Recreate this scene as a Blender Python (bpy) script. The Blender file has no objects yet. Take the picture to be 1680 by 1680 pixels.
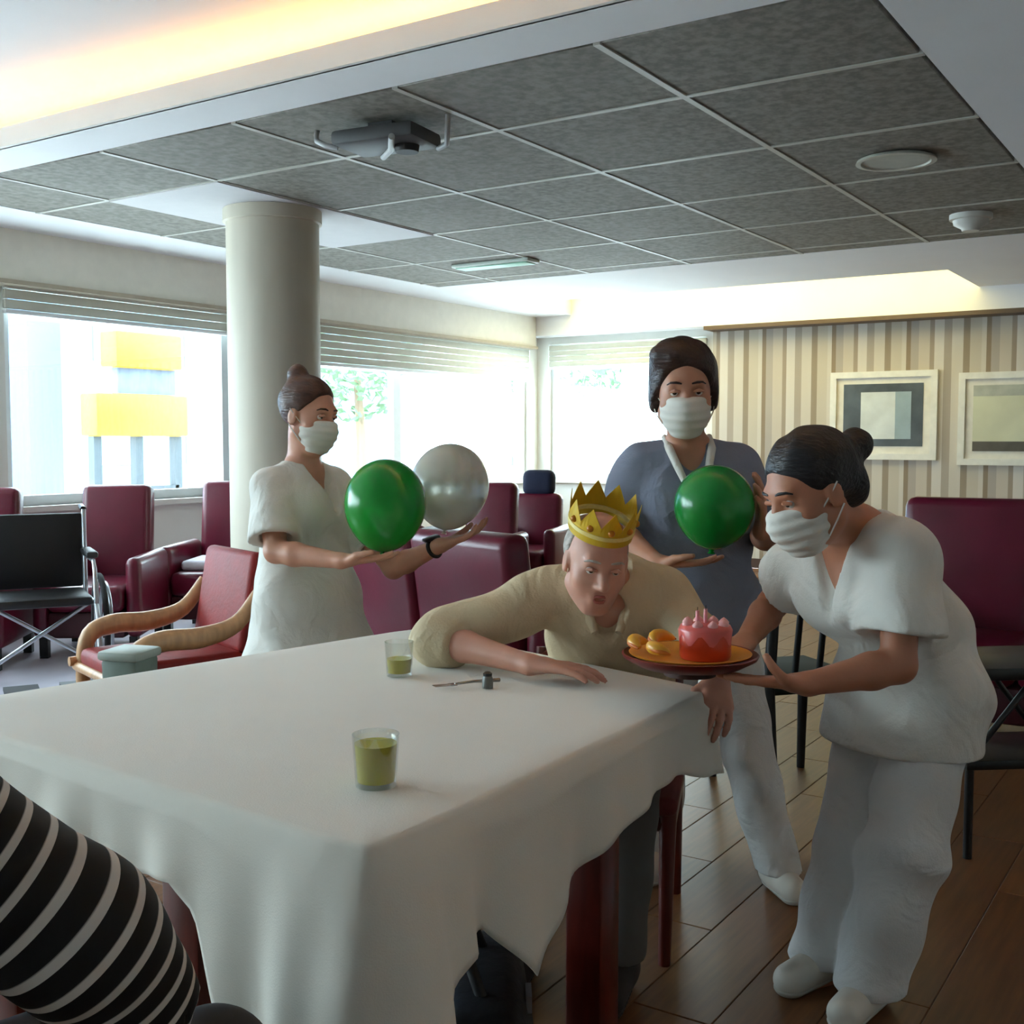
import bpy, bmesh, math, random
import numpy as np
from mathutils import Vector, Matrix

# ------------------------------------------------------------------ camera, world, light
SC = bpy.context.scene
COL = SC.collection
EYE = 1.34                       # camera height
FPX = 1859.0                     # focal length for a 1680 px frame
PITCH = math.atan(120 / FPX)
YAW = math.atan2(.549, .836)     # the room is turned against the view
CY, SY = math.cos(YAW), math.sin(YAW)

def W(x, d, z):                  # right, forward, up (from the viewer) -> room axes
    return Vector((SY * x + CY * d, -CY * x + SY * d, z))

def A3(px, py, d):               # point seen at a pixel, d metres ahead, still in (right, forward, up)
    a, b = (px - 840) / FPX, (840 - py) / FPX
    r = (a, math.cos(PITCH) + b * math.sin(PITCH), -math.sin(PITCH) + b * math.cos(PITCH))
    t = d / r[1]
    return np.array((r[0] * t, d, EYE + r[2] * t))

def P(px, py, d):
    return W(*A3(px, py, d))

def on_y(px, py, Y):             # point seen at a pixel on the plane Y = const (room axes)
    q = P(px, py, 1.0); t = Y / q.y
    return Vector((q.x * t, Y, EYE + (q.z - EYE) * t))

def on_x(px, py, X):
    q = P(px, py, 1.0); t = X / q.x
    return Vector((X, q.y * t, EYE + (q.z - EYE) * t))

def on_z(px, py, Z):
    q = P(px, py, 1.0); t = (Z - EYE) / (q.z - EYE)
    return Vector((q.x * t, q.y * t, Z))

cam_d = bpy.data.cameras.new('camera'); cam = bpy.data.objects.new('camera', cam_d); COL.objects.link(cam)
cam_d.sensor_width = 36; cam_d.sensor_fit = 'HORIZONTAL'; cam_d.lens = 36 * FPX / 1680
cam_d.clip_start = .05; cam_d.clip_end = 200
cam.location = (0, 0, EYE)
cam.rotation_euler = (math.pi / 2 - PITCH, 0, math.atan2(SY, CY) - math.pi / 2)
SC.camera = cam

wd = bpy.data.worlds.new('sky'); SC.world = wd; wd.use_nodes = True
nt = wd.node_tree; nt.nodes.clear()
wo = nt.nodes.new('ShaderNodeOutputWorld'); wb = nt.nodes.new('ShaderNodeBackground')
wb.inputs[0].default_value = (.92, .96, 1.0, 1); wb.inputs[1].default_value = 6.0
nt.links.new(wb.outputs[0], wo.inputs[0])

SC.view_settings.view_transform = 'Standard'; SC.view_settings.look = 'None'
SC.view_settings.exposure = 1.68; SC.view_settings.gamma = 1.0
SC.view_settings.use_curve_mapping = False

def portal(name, loc, rot, sx, sy):
    l = bpy.data.lights.new(name, 'AREA'); l.shape = 'RECTANGLE'; l.size = sx; l.size_y = sy
    l.cycles.is_portal = True
    o = bpy.data.objects.new(name, l); COL.objects.link(o); o.location = loc; o.rotation_euler = rot
WY, WX, CZ = 7.0, 11.2, 2.71     # window wall, back wall, ceiling
portal('window_left_offscreen', (.44, WY + .25, 1.65), (-math.pi / 2, 0, 0), 7.7, 1.6)      # the row of windows goes on to the left
portal('window_daylight', (5.51, WY + .25, 1.65), (-math.pi / 2, 0, 0), 2.05, 1.6)
portal('window_daylight', (9.17, WY + .25, 1.65), (-math.pi / 2, 0, 0), 3.75, 1.6)
portal('window_daylight', (WX + .25, 5.88, 1.65), (math.pi / 2, 0, math.pi / 2), 2.0, 1.6)

# ------------------------------------------------------------------ materials
def lin(c):
    return tuple((v / 255 / 12.92 if v / 255 <= .04045 else ((v / 255 + .055) / 1.055) ** 2.4) for v in c)

MATS = {}
def mat(name, rgb, rough=.6, metal=0.0, var=.06, scale=12.0, bump=0.0, bscale=60.0, spec=.5, sub=0.0,
        stretch=(1, 1, 1), coat=0.0, sheen=0.0, emit=None, estr=0.0, trans=0.0, fold=0.0):
    if name in MATS: return MATS[name]
    m = bpy.data.materials.new(name); m.use_nodes = True; n = m.node_tree; N = n.nodes; L = n.links
    b = N['Principled BSDF']
    b.inputs['Roughness'].default_value = rough; b.inputs['Metallic'].default_value = metal
    b.inputs['Specular IOR Level'].default_value = spec
    b.inputs['Coat Weight'].default_value = coat; b.inputs['Sheen Weight'].default_value = sheen
    b.inputs['Transmission Weight'].default_value = trans
    if sub:
        b.inputs['Subsurface Weight'].default_value = sub
        b.inputs['Subsurface Radius'].default_value = (.02, .008, .004); b.inputs['Subsurface Scale'].default_value = .3
    c = lin(rgb)
    tc = N.new('ShaderNodeTexCoord'); mp = N.new('ShaderNodeMapping'); L.new(tc.outputs['Object'], mp.inputs[0])
    mp.inputs['Scale'].default_value = stretch
    nz = N.new('ShaderNodeTexNoise'); nz.inputs['Scale'].default_value = scale; nz.inputs['Detail'].default_value = 4
    L.new(mp.outputs[0], nz.inputs['Vector'])
    rp = N.new('ShaderNodeValToRGB')
    rp.color_ramp.elements[0].position = .3; rp.color_ramp.elements[1].position = .7
    rp.color_ramp.elements[0].color = tuple(v * (1 - var) for v in c) + (1,)
    rp.color_ramp.elements[1].color = tuple(min(1, v * (1 + var)) for v in c) + (1,)
    L.new(nz.outputs['Fac'], rp.inputs[0]); L.new(rp.outputs[0], b.inputs['Base Color'])
    if bump:
        n2 = N.new('ShaderNodeTexNoise'); n2.inputs['Scale'].default_value = bscale; n2.inputs['Detail'].default_value = 3
        L.new(mp.outputs[0], n2.inputs['Vector'])
        bp = N.new('ShaderNodeBump'); bp.inputs['Strength'].default_value = bump; bp.inputs['Distance'].default_value = .01
        L.new(n2.outputs['Fac'], bp.inputs['Height']); L.new(bp.outputs[0], b.inputs['Normal'])
        if fold:                                # soft creases of worn cloth
            n3 = N.new('ShaderNodeTexNoise'); n3.inputs['Scale'].default_value = 7; n3.inputs['Detail'].default_value = 2.5; n3.inputs['Distortion'].default_value = 1.4
            L.new(tc.outputs['Object'], n3.inputs['Vector'])
            b2 = N.new('ShaderNodeBump'); b2.inputs['Strength'].default_value = fold; b2.inputs['Distance'].default_value = .05
            L.new(n3.outputs['Fac'], b2.inputs['Height']); L.new(b2.outputs[0], bp.inputs['Normal'])
    if emit:
        b.inputs['Emission Color'].default_value = lin(emit) + (1,); b.inputs['Emission Strength'].default_value = estr
    MATS[name] = m
    return m

def glassy(name, tint, face=.06, rough=.02):       # thin clear sheet: mostly see-through, a little shine
    if name in MATS: return MATS[name]
    m = bpy.data.materials.new(name); m.use_nodes = True; n = m.node_tree; N = n.nodes; L = n.links
    N.remove(N['Principled BSDF'])
    t = N.new('ShaderNodeBsdfTransparent'); t.inputs[0].default_value = lin(tint) + (1,)
    g = N.new('ShaderNodeBsdfGlossy'); g.inputs['Roughness'].default_value = rough
    f = N.new('ShaderNodeLayerWeight'); f.inputs[0].default_value = .35
    mm = N.new('ShaderNodeMath'); mm.operation = 'MULTIPLY_ADD'; mm.inputs[1].default_value = .5; mm.inputs[2].default_value = face
    L.new(f.outputs['Facing'], mm.inputs[0])
    x = N.new('ShaderNodeMixShader'); L.new(mm.outputs[0], x.inputs[0]); L.new(t.outputs[0], x.inputs[1]); L.new(g.outputs[0], x.inputs[2])
    L.new(x.outputs[0], N['Material Output'].inputs[0])
    MATS[name] = m
    return m

def M_emit(name, rgb, s):
    return mat(name, (250, 245, 230), .6, emit=rgb, estr=s)

# ------------------------------------------------------------------ mesh helpers
def link_mesh(name, verts, faces, m, parent=None, smooth=True, loc=None):
    me = bpy.data.meshes.new(name)
    me.from_pydata([tuple(v) for v in verts], [], faces)
    me.update()
    if m: me.materials.append(m)
    if smooth: me.polygons.foreach_set('use_smooth', [True] * len(me.polygons))
    o = bpy.data.objects.new(name, me); COL.objects.link(o)
    if loc is not None: o.location = loc
    if parent: o.parent = parent
    return o

def bm_obj(name, bm, m, parent=None, smooth=False, loc=None, angle=None):
    bmesh.ops.recalc_face_normals(bm, faces=bm.faces)
    me = bpy.data.meshes.new(name); bm.to_mesh(me); bm.free()
    if m: me.materials.append(m)
    if smooth:
        me.polygons.foreach_set('use_smooth', [True] * len(me.polygons))
        if angle: me.set_sharp_from_angle(angle=math.radians(angle))
    o = bpy.data.objects.new(name, me); COL.objects.link(o)
    if loc is not None: o.location = loc
    if parent: o.parent = parent
    return o

def bx(bm, x0, x1, y0, y1, z0, z1, bevel=0.0, seg=2, M=None):
    r = bmesh.ops.create_cube(bm, size=1.0)
    vs = r['verts']
    for v in vs:
        v.co = Vector(((x0 + x1) / 2 + v.co.x * (x1 - x0), (y0 + y1) / 2 + v.co.y * (y1 - y0), (z0 + z1) / 2 + v.co.z * (z1 - z0)))
    if bevel:
        es = list({e for v in vs for e in v.link_edges})
        q = bmesh.ops.bevel(bm, geom=es, offset=bevel, segments=seg, affect='EDGES', profile=.5)
        vs = list({v for f in q['faces'] for v in f.verts} | {v for v in vs if v.is_valid})
    if M is not None:
        bmesh.ops.transform(bm, matrix=M, verts=[v for v in vs if v.is_valid])
    return vs

def box(name, a, b, m, parent=None, bevel=0.0, seg=2, smooth=None):
    bm = bmesh.new(); bx(bm, a[0], b[0], a[1], b[1], a[2], b[2], bevel, seg)
    return bm_obj(name, bm, m, parent, smooth=bool(bevel) if smooth is None else smooth, angle=40)

def tube_geo(bm, pts, r, n=10, closed=False):
    pts = [Vector(p) for p in pts]; rings = []; N = len(pts)
    rr = r if isinstance(r, (list, tuple)) else [r] * N
    t0 = None; u = None
    for i, p in enumerate(pts):
        if closed: t = (pts[(i + 1) % N] - pts[i - 1]).normalized()
        elif i == 0: t = (pts[1] - p).normalized()
        elif i == N - 1: t = (p - pts[-2]).normalized()
        else: t = (pts[i + 1] - pts[i - 1]).normalized()
        if u is None:
            u = t.orthogonal().normalized()
        else:
            u = (u - t * u.dot(t)).normalized()
        w = t.cross(u)
        rings.append([bm.verts.new(p + (u * math.cos(2 * math.pi * k / n) + w * math.sin(2 * math.pi * k / n)) * rr[i]) for k in range(n)])
    for i in range(N if closed else N - 1):
        a, b = rings[i], rings[(i + 1) % N]
        for k in range(n): bm.faces.new((a[k], a[(k + 1) % n], b[(k + 1) % n], b[k]))
    if not closed:
        bm.faces.new(rings[0][::-1]); bm.faces.new(rings[-1])

def tube(name, pts, r, m, parent=None, n=10, closed=False):
    bm = bmesh.new(); tube_geo(bm, pts, r, n, closed)
    return bm_obj(name, bm, m, parent, smooth=True, angle=60)

def spline(pts, rr=None, k=5):                       # smooth run through the points
    pts = [Vector(p) for p in pts]; out = []; ro = []
    for i in range(len(pts) - 1):
        p0, p1, p2, p3 = pts[max(i - 1, 0)], pts[i], pts[i + 1], pts[min(i + 2, len(pts) - 1)]
        for j in range(k):
            t = j / k
            out.append(.5 * ((2 * p1) + (p2 - p0) * t + (2 * p0 - 5 * p1 + 4 * p2 - p3) * t * t + (3 * p1 - p0 - 3 * p2 + p3) * t ** 3))
            if rr: ro.append(rr[i] + (rr[i + 1] - rr[i]) * t)
    out.append(pts[-1])
    if rr: ro.append(rr[-1])
    return (out, ro) if rr else out

def lathe(name, prof, m, parent=None, n=40, loc=None, closed=False, angle=50):
    bm = bmesh.new(); rings = []
    for (r, z) in prof:
        if r < 1e-6: rings.append([bm.verts.new((0, 0, z))])
        else: rings.append([bm.verts.new((r * math.cos(2 * math.pi * k / n), r * math.sin(2 * math.pi * k / n), z)) for k in range(n)])
    R = list(zip(rings[:-1], rings[1:]))
    if closed: R.append((rings[-1], rings[0]))
    for a, b in R:
        for k in range(n):
            k2 = (k + 1) % n
            if len(a) == 1 and len(b) == 1: continue
            if len(a) == 1: bm.faces.new((a[0], b[k2], b[k]))
            elif len(b) == 1: bm.faces.new((a[k], a[k2], b[0]))
            else: bm.faces.new((a[k], a[k2], b[k2], b[k]))
    return bm_obj(name, bm, m, parent, smooth=True, loc=loc, angle=angle)

def tag(o, label, cat, group=None):
    o['label'] = label; o['category'] = cat
    if group: o['group'] = group
    return o
def thing(name, label, cat, loc=(0, 0, 0), rz=0.0, group=None):
    o = bpy.data.objects.new(name, None); COL.objects.link(o); o.empty_display_size = .1
    o.location = loc; o.rotation_euler = (0, 0, rz)
    return tag(o, label, cat, group)
def struct(o, label=None):
    o['kind'] = 'structure'
    if label: o['label'] = label
    return o
def dup(root, loc, rz, label=None):
    r = root.copy(); COL.objects.link(r); r.location = loc; r.rotation_euler = (0, 0, rz)
    if label: r['label'] = label
    for ch in list(root.children):
        c = ch.copy(); COL.objects.link(c); c.parent = r
        for g in list(ch.children):
            d = g.copy(); COL.objects.link(d); d.parent = c
    return r
# ------------------------------------------------------------------ the room
white = mat('white_paint', (222, 221, 216), .75, var=.02, scale=3, bump=.05, bscale=120)
board = mat('ceiling_board', (238, 238, 240), .8, var=.02, scale=2)
cream = mat('cream_pelmet', (226, 220, 208), .7, var=.03)
frame_w = mat('window_frame_white', (225, 230, 232), .45, var=.02)
wood_tints = [mat('floor_wood_%d' % i, c, .42, var=.22, scale=5, stretch=(.7, 9, 1), bump=.03, bscale=30)
              for i, c in enumerate([(118, 76, 40), (111, 71, 37), (124, 80, 43)])]
XF, YR = -4.0, -4.0
fl = struct(box('floor', (XF, YR, -.10), (WX, WY, -.004), mat('floor_gap', (92, 60, 32), .5, var=.1)))
planks = []
for k in range(3):
    bm = bmesh.new(); bx(bm, 0, 1.2985, 0, .1985, -.02, 0, .002, 1)
    me = bpy.data.meshes.new('plank'); bmesh.ops.recalc_face_normals(bm, faces=bm.faces); bm.to_mesh(me); bm.free()
    me.materials.append(wood_tints[k]); planks.append(me)
random.seed(4)
cells = []
for j in range(-16, 34):
    for i in range(-1, 9):
        x0 = i * 1.3 + (j * .47) % 1.3; y0 = j * .2
        if x0 + 1.3 > WX or x0 < XF or y0 + .2 > WY or y0 < YR: continue
        c = Vector((x0 + .65, y0 + .1, 0)); d = c.x * CY + c.y * SY; r = c.x * SY - c.y * CY
        if d < 1.9 or abs(r) / d > .56: continue
        cells.append((d, x0, y0))
cells.sort()
rest = [c for c in cells[300:]]
for d, x0, y0 in cells[:300]:
    o = bpy.data.objects.new('plank', planks[random.randrange(3)]); COL.objects.link(o)
    o.location = (x0, y0, random.uniform(-.0006, .0006)); o.parent = fl
bm = bmesh.new()
for d, x0, y0 in rest: bx(bm, x0, x0 + 1.297, y0, y0 + .197, -.02, 0)
# outside the seen wedge the floor goes on as one sheet of boards
bx(bm, XF, .0, YR, WY, -.02, -.001)
o = bm_obj('plank_field', bm, wood_tints[0], fl); o['kind'] = 'stuff'

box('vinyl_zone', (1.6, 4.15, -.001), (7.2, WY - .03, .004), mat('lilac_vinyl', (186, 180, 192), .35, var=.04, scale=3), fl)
# window wall with openings
def wall_strip(bm, axis, c0, c1, lo, hi, z0, z1, holes):
    cur = lo
    for a, b, za, zb in holes:
        for (p, q, r, s) in ((cur, a, z0, z1), (a, b, z0, za), (a, b, zb, z1)):
            if q - p > 1e-4 and s - r > 1e-4:
                if axis == 'x': bx(bm, p, q, c0, c1, r, s)
                else: bx(bm, c0, c1, p, q, r, s)
        cur = b
    if hi - cur > 1e-4:
        if axis == 'x': bx(bm, cur, hi, c0, c1, z0, z1)
        else: bx(bm, c0, c1, cur, hi, z0, z1)
ZS, ZH = .88, 2.42
W_OPEN = [(-3.4, 4.28, ZS, ZH), (4.5, 6.52, ZS, ZH), (7.3, 11.03, ZS, ZH)]
bm = bmesh.new(); wall_strip(bm, 'x', WY, WY + .22, XF, WX + .22, 0, 3.0, W_OPEN)
struct(bm_obj('wall_left', bm, white))
B_OPEN = [(4.9, 6.85, ZS, ZH)]
bm = bmesh.new(); wall_strip(bm, 'y', WX, WX + .22, YR, WY, 0, 3.0, B_OPEN)
wall_back = struct(bm_obj('wall_back', bm, white))
bm = bmesh.new(); bx(bm, XF - .2, WX + .22, YR - .2, YR, 0, 3.0); struct(bm_obj('wall_right', bm, white))
bm = bmesh.new(); bx(bm, XF - .2, XF, YR, WY + .22, 0, 3.0); struct(bm_obj('wall_front', bm, white))

# striped wallpaper on the back wall
wp = bpy.data.materials.new('striped_wallpaper'); wp.use_nodes = True
n = wp.node_tree; N = n.nodes; L = n.links; b = N['Principled BSDF']; b.inputs['Roughness'].default_value = .8
tc = N.new('ShaderNodeTexCoord'); sp = N.new('ShaderNodeSeparateXYZ'); L.new(tc.outputs['Object'], sp.inputs[0])
mu = N.new('ShaderNodeMath'); mu.operation = 'MULTIPLY'; mu.inputs[1].default_value = 1 / .72; L.new(sp.outputs['Y'], mu.inputs[0])
fr = N.new('ShaderNodeMath'); fr.operation = 'FRACT'; L.new(mu.outputs[0], fr.inputs[0])
cr = N.new('ShaderNodeValToRGB'); cr.color_ramp.interpolation = 'CONSTANT'
stops = [(0, (192, 182, 166)), (.14, (150, 136, 118)), (.22, (200, 192, 180)), (.36, (168, 157, 144)), (.46, (206, 199, 190)),
         (.58, (158, 144, 128)), (.64, (194, 184, 170)), (.78, (172, 162, 152)), (.88, (142, 126, 106)), (.94, (202, 194, 182))]
e = cr.color_ramp.elements
e[0].position = 0; e[0].color = lin(stops[0][1]) + (1,); e[1].position = stops[1][0]; e[1].color = lin(stops[1][1]) + (1,)
for p, c in stops[2:]:
    q = e.new(p); q.color = lin(c) + (1,)
L.new(fr.outputs[0], cr.inputs[0]); L.new(cr.outputs[0], b.inputs['Base Color'])
box('wallpaper', (WX - .012, YR, .1), (WX + .001, 4.82, 2.5), wp, wall_back)
struct(box('baseboard_back', (WX - .03, YR, 0), (WX - .012, WY, .1), mat('dark_trim', (70, 46, 30), .5)))
struct(box('baseboard_left', (XF, WY - .02, 0), (WX - .03, WY, .1), white))
# white cornice box under the far light recess
struct(box('trim_1', (10.95, YR, 2.50), (WX, WY, CZ), board))
struct(box('trim_2', (10.94, YR, 2.46), (WX, 4.82, 2.50), mat('dark_cornice', (96, 78, 62), .6)))

# pelmet over the windows
struct(box('trim_3', (XF, WY - .14, 2.37), (10.94, WY, CZ), cream))
struct(box('trim_4', (XF, WY - .17, 2.35), (10.94, WY, 2.38), mat('pelmet_lip', (178, 166, 146), .6)))

# ceiling: flat boards, raised part over the viewer, recess with light at the far end
bm = bmesh.new()
TX0, TX1, TY0, TY1 = 3.52, 8.3, 1.04, 6.25
for (x0, x1, y0, y1) in ((3.24, TX0, YR, WY), (TX0, TX1, YR, TY0), (TX0, TX1, TY1, WY), (TX1, 9.72, YR, WY),
                         (9.72, 10.95, YR, 2.15), (9.72, 10.95, 6.4, WY), (10.95, WX, YR, WY)):
    bx(bm, x0, x1, y0, y1, CZ, CZ + .05)
bx(bm, TX0, TX1, TY0, TY1, CZ + .03, CZ + .06)
bx(bm, XF, 3.6, YR, WY, 2.92, 2.98)                       # raised ceiling
bx(bm, 3.54, 3.60, YR, WY, CZ + .05, 2.92)                 # upstand behind the cove
for (x0, x1, y0, y1) in ((9.69, 9.72, 2.12, 6.43), (10.95, 10.98, 2.12, 6.43), (9.69, 10.98, 2.12, 2.15), (9.69, 10.98, 6.4, 6.43)):
    bx(bm, x0, x1, y0, y1, CZ + .05, CZ + .26)
bx(bm, 9.69, 10.98, 2.12, 6.43, CZ + .26, CZ + .3)
ceil = struct(bm_obj('ceiling', bm, board))
box('cove_lip', (3.22, YR, CZ + .0), (3.25, WY, CZ + .09), white, ceil)

# dark acoustic tiles in a metal grid
tm = bpy.data.materials.new('speckled_tile'); tm.use_nodes = True
n = tm.node_tree; N = n.nodes; L = n.links; b = N['Principled BSDF']; b.inputs['Roughness'].default_value = .75
tc = N.new('ShaderNodeTexCoord'); nz = N.new('ShaderNodeTexNoise'); nz.inputs['Scale'].default_value = 26; nz.inputs['Detail'].default_value = 5
L.new(tc.outputs['Object'], nz.inputs['Vector']); cr = N.new('ShaderNodeValToRGB')
cr.color_ramp.elements[0].position = .35; cr.color_ramp.elements[0].color = lin((108, 103, 95)) + (1,)
cr.color_ramp.elements[1].position = .65; cr.color_ramp.elements[1].color = lin((138, 133, 124)) + (1,)
L.new(nz.outputs['Fac'], cr.inputs[0]); L.new(cr.outputs[0], b.inputs['Base Color'])
bar_m = mat('grid_bar', (186, 183, 174), .5, var=.05)
XL = [TX0, 4.26, 5.2, 6.15, 7.1, 8.05, TX1]; YL = [TY0, 1.97, 2.87, 3.77, 4.67, 5.57, TY1]
plate = mat('column_head_board', (205, 202, 204), .7, var=.02)
for i in range(len(XL) - 1):
    for j in range(len(YL) - 1):
        if i in (1, 2) and j == 4: continue
        box('tile', (XL[i] + .014, YL[j] + .014, CZ), (XL[i + 1] - .014, YL[j + 1] - .014, CZ + .03), tm, ceil, bevel=.004, seg=1)
box('column_plate', (XL[1], YL[4], CZ - .01), (XL[3], YL[5], CZ + .03), plate, ceil)
for x in XL[1:-1]: box('grid_bar', (x - .014, TY0, CZ - .004), (x + .014, TY1, CZ + .03), bar_m, ceil)
for y in YL[1:-1]:
    for i in range(len(XL) - 1):
        box('grid_bar', (XL[i] + .014, y - .014, CZ - .004), (XL[i + 1] - .014, y + .014, CZ + .03), bar_m, ceil)

# lights that the room has
o = box('led_strip', (3.34, YR + .1, CZ + .051), (3.39, WY - .1, CZ + .07), M_emit('warm_led', (255, 178, 84), 6.5))
tag(o, 'warm led strip lying in the long ceiling cove', 'light')
r = thing('ceiling_light_panel', 'long glowing yellow white light panel recessed in ceiling by striped wall', 'light', (10.3, 4.27, CZ + .2))
o = box('diffuser', (-.6, -2.1, 0), (.6, 2.1, .03), M_emit('panel_light', (255, 238, 150), 1.0), r)
o = box('frame', (-.615, -2.12, .03), (.615, 2.12, .05), white, r)

# column
cx, cy = 4.97, 4.98
r = struct(thing('trim_5', 'round beige column', 'column', (cx, cy, 0)))
del r['category']
col_m = mat('column_plaster', (205, 196, 178), .6, var=.05, scale=2, stretch=(4, 4, .4))
lathe('shaft', [(0, 0), (.275, 0), (.275, CZ - .01), (0, CZ - .01)], col_m, r, n=56)
lathe('collar', [(.276, CZ - .09), (.292, CZ - .085), (.292, CZ - .012), (.276, CZ - .012)], col_m, r, n=56)
lathe('base_ring', [(.276, 0), (.29, 0), (.29, .1), (.276, .11)], mat('dark_trim', (70, 46, 30), .5), r, n=56)

# windows
pane_m = glassy('window_glass', (240, 252, 255), .04)
def window(name, axis, c, lo, hi, posts, glass_z=(ZS, ZH), transom=None):
    r = bpy.data.objects.new(name, None); COL.objects.link(r); struct(r)
    def part(nm, a0, a1, z0, z1, m, t0=.06, t1=.13):
        if axis == 'x': return box(nm, (a0, c + t0, z0), (a1, c + t1, z1), m, r)
        return box(nm, (c + t0, a0, z0), (c + t1, a1, z1), m, r)
    part('frame_bottom', lo, hi, ZS, ZS + .07, frame_w); part('frame_top', lo, hi, ZH - .07, ZH, frame_w)
    part('frame_side', lo, lo + .07, ZS + .07, ZH - .07, frame_w); part('frame_side', hi - .07, hi, ZS + .07, ZH - .07, frame_w)
    xs = [lo + .07] + list(posts) + [hi - .07]
    for p in posts: part('mullion', p - .055, p + .055, ZS + .07, ZH - .07, frame_w)
    for a, b2 in zip(xs[:-1], xs[1:]):
        a2 = a + (.055 if a in posts else 0); b3 = b2 - (.055 if b2 in posts else 0)
        part('pane', a2, b3, ZS + .07, ZH - .07, pane_m, .092, .098)
    part('sill', lo, hi, ZS - .04, ZS, white, -.06, .06)
    return r
window('window_1', 'x', WY, -3.4, 4.28, (-1.5, .45, 2.4))
window('window_2', 'x', WY, 4.5, 6.52, ())
window('window_3', 'x', WY, 7.3, 11.03, (8.70,))
window('window_4', 'y', WX, 4.9, 6.85, ())
fab = mat('blind_fabric', (206, 206, 194), .85, var=.03, bump=.1, bscale=200)
def blind(label, axis, c, lo, hi, zb, group=None):
    r = thing('window_blind', label, 'blind', group=group)
    nfold = max(3, int((ZH - zb) / .06)); h = (ZH - .02 - zb) / nfold
    for i in range(nfold):
        z0 = zb + i * h
        a = (lo, c - .05, z0 + .004) if axis == 'x' else (c - .05, lo, z0 + .004)
        b2 = (hi, c - .015, z0 + h) if axis == 'x' else (c - .015, hi, z0 + h)
        box('fold', a, b2, fab, r, bevel=.009, seg=2)
    a = (lo, c - .055, zb - .03) if axis == 'x' else (c - .055, lo, zb - .03)
    b2 = (hi, c - .015, zb) if axis == 'x' else (c - .015, hi, zb)
    box('bottom_rail', a, b2, frame_w, r, bevel=.006)
    r.location = (0, 0, 0)
    return r
blind('pleated cream blind raised over the window that shows the yellow stand', 'x', WY, 4.48, 6.54, 2.20)
blind('pleated cream blind pulled part way down over wide window by the corner', 'x', WY, 7.28, 10.95, 2.02)
blind('pleated cream blind over the window beside the striped wallpaper', 'y', WX, 4.88, 6.82, 2.16)

# things on the ceiling
disc_p = on_z(1470, 260, CZ)
r = thing('ceiling_speaker', 'round pale grey ceiling disc set in the dark tiles', 'ceiling disc', disc_p)
lathe('rim', [(0, 0), (.165, 0), (.185, -.008), (.19, -.02), (.165, -.022), (.16, -.012), (0, -.012)], mat('disc_grey', (196, 194, 182), .6), r)
lathe('grille', [(0, -.016), (.155, -.016), (.155, -.012), (0, -.012)], mat('disc_grille', (182, 180, 168), .7, bump=.4, bscale=300), r)
p = on_z(1593, 352, CZ)
r = thing('smoke_detector', 'small white cone shaped detector under the dark ceiling tiles', 'detector', p)
lathe('base', [(0, 0), (.125, 0), (.125, -.03), (.115, -.035), (0, -.035)], mat('detector_white', (214, 212, 205), .5), r)
lathe('cap', [(.105, -.035), (.10, -.06), (.055, -.085), (.05, -.1), (0, -.104)], mat('detector_white', (214, 212, 205), .5), r)
p = on_z(812, 430, CZ)
r = thing('emergency_light', 'flat pale green emergency light under the dark ceiling tiles', 'light', p, math.radians(90))
box('housing', (-.36, -.09, -.03), (.36, .09, 0), mat('emergency_white', (206, 216, 208), .5), r, bevel=.012)
box('lens', (-.33, -.07, -.038), (.33, .07, -.03), mat('emergency_lens', (150, 205, 180), .4), r, bevel=.004)
p = on_z(635, 205, CZ)
r = thing('ceiling_projector', 'dark grey bracketed device with pale clips hanging under the dark ceiling tiles', 'projector', p, math.radians(8))
dg = mat('device_dark', (72, 72, 74), .55, var=.1); lg = mat('device_pale', (168, 168, 168), .45)
box('body', (-.15, -.21, -.1), (.12, .2, -.035), dg, r, bevel=.02)
box('mount', (-.06, -.06, -.035), (.06, .06, 0), dg, r)
lathe('lens', [(0, -.128), (.05, -.128), (.055, -.10), (0, -.10)], mat('device_black', (28, 28, 30), .6), r, loc=(0, -.1, 0))
tube('clip', [(-.1, .19, -.1), (-.12, .24, -.09), (-.1, .30, -.06), (-.06, .33, -.02), (-.05, .33, 0)], .012, lg, r)
tube('clip', [(.1, -.2, -.1), (.05, -.27, -.1), (-.02, -.31, -.07), (-.03, -.32, 0)], .012, lg, r)
tube('strap', [(-.16, -.12, -.1), (.0, -.02, -.107), (.13, .1, -.1)], .014, lg, r)

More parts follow.
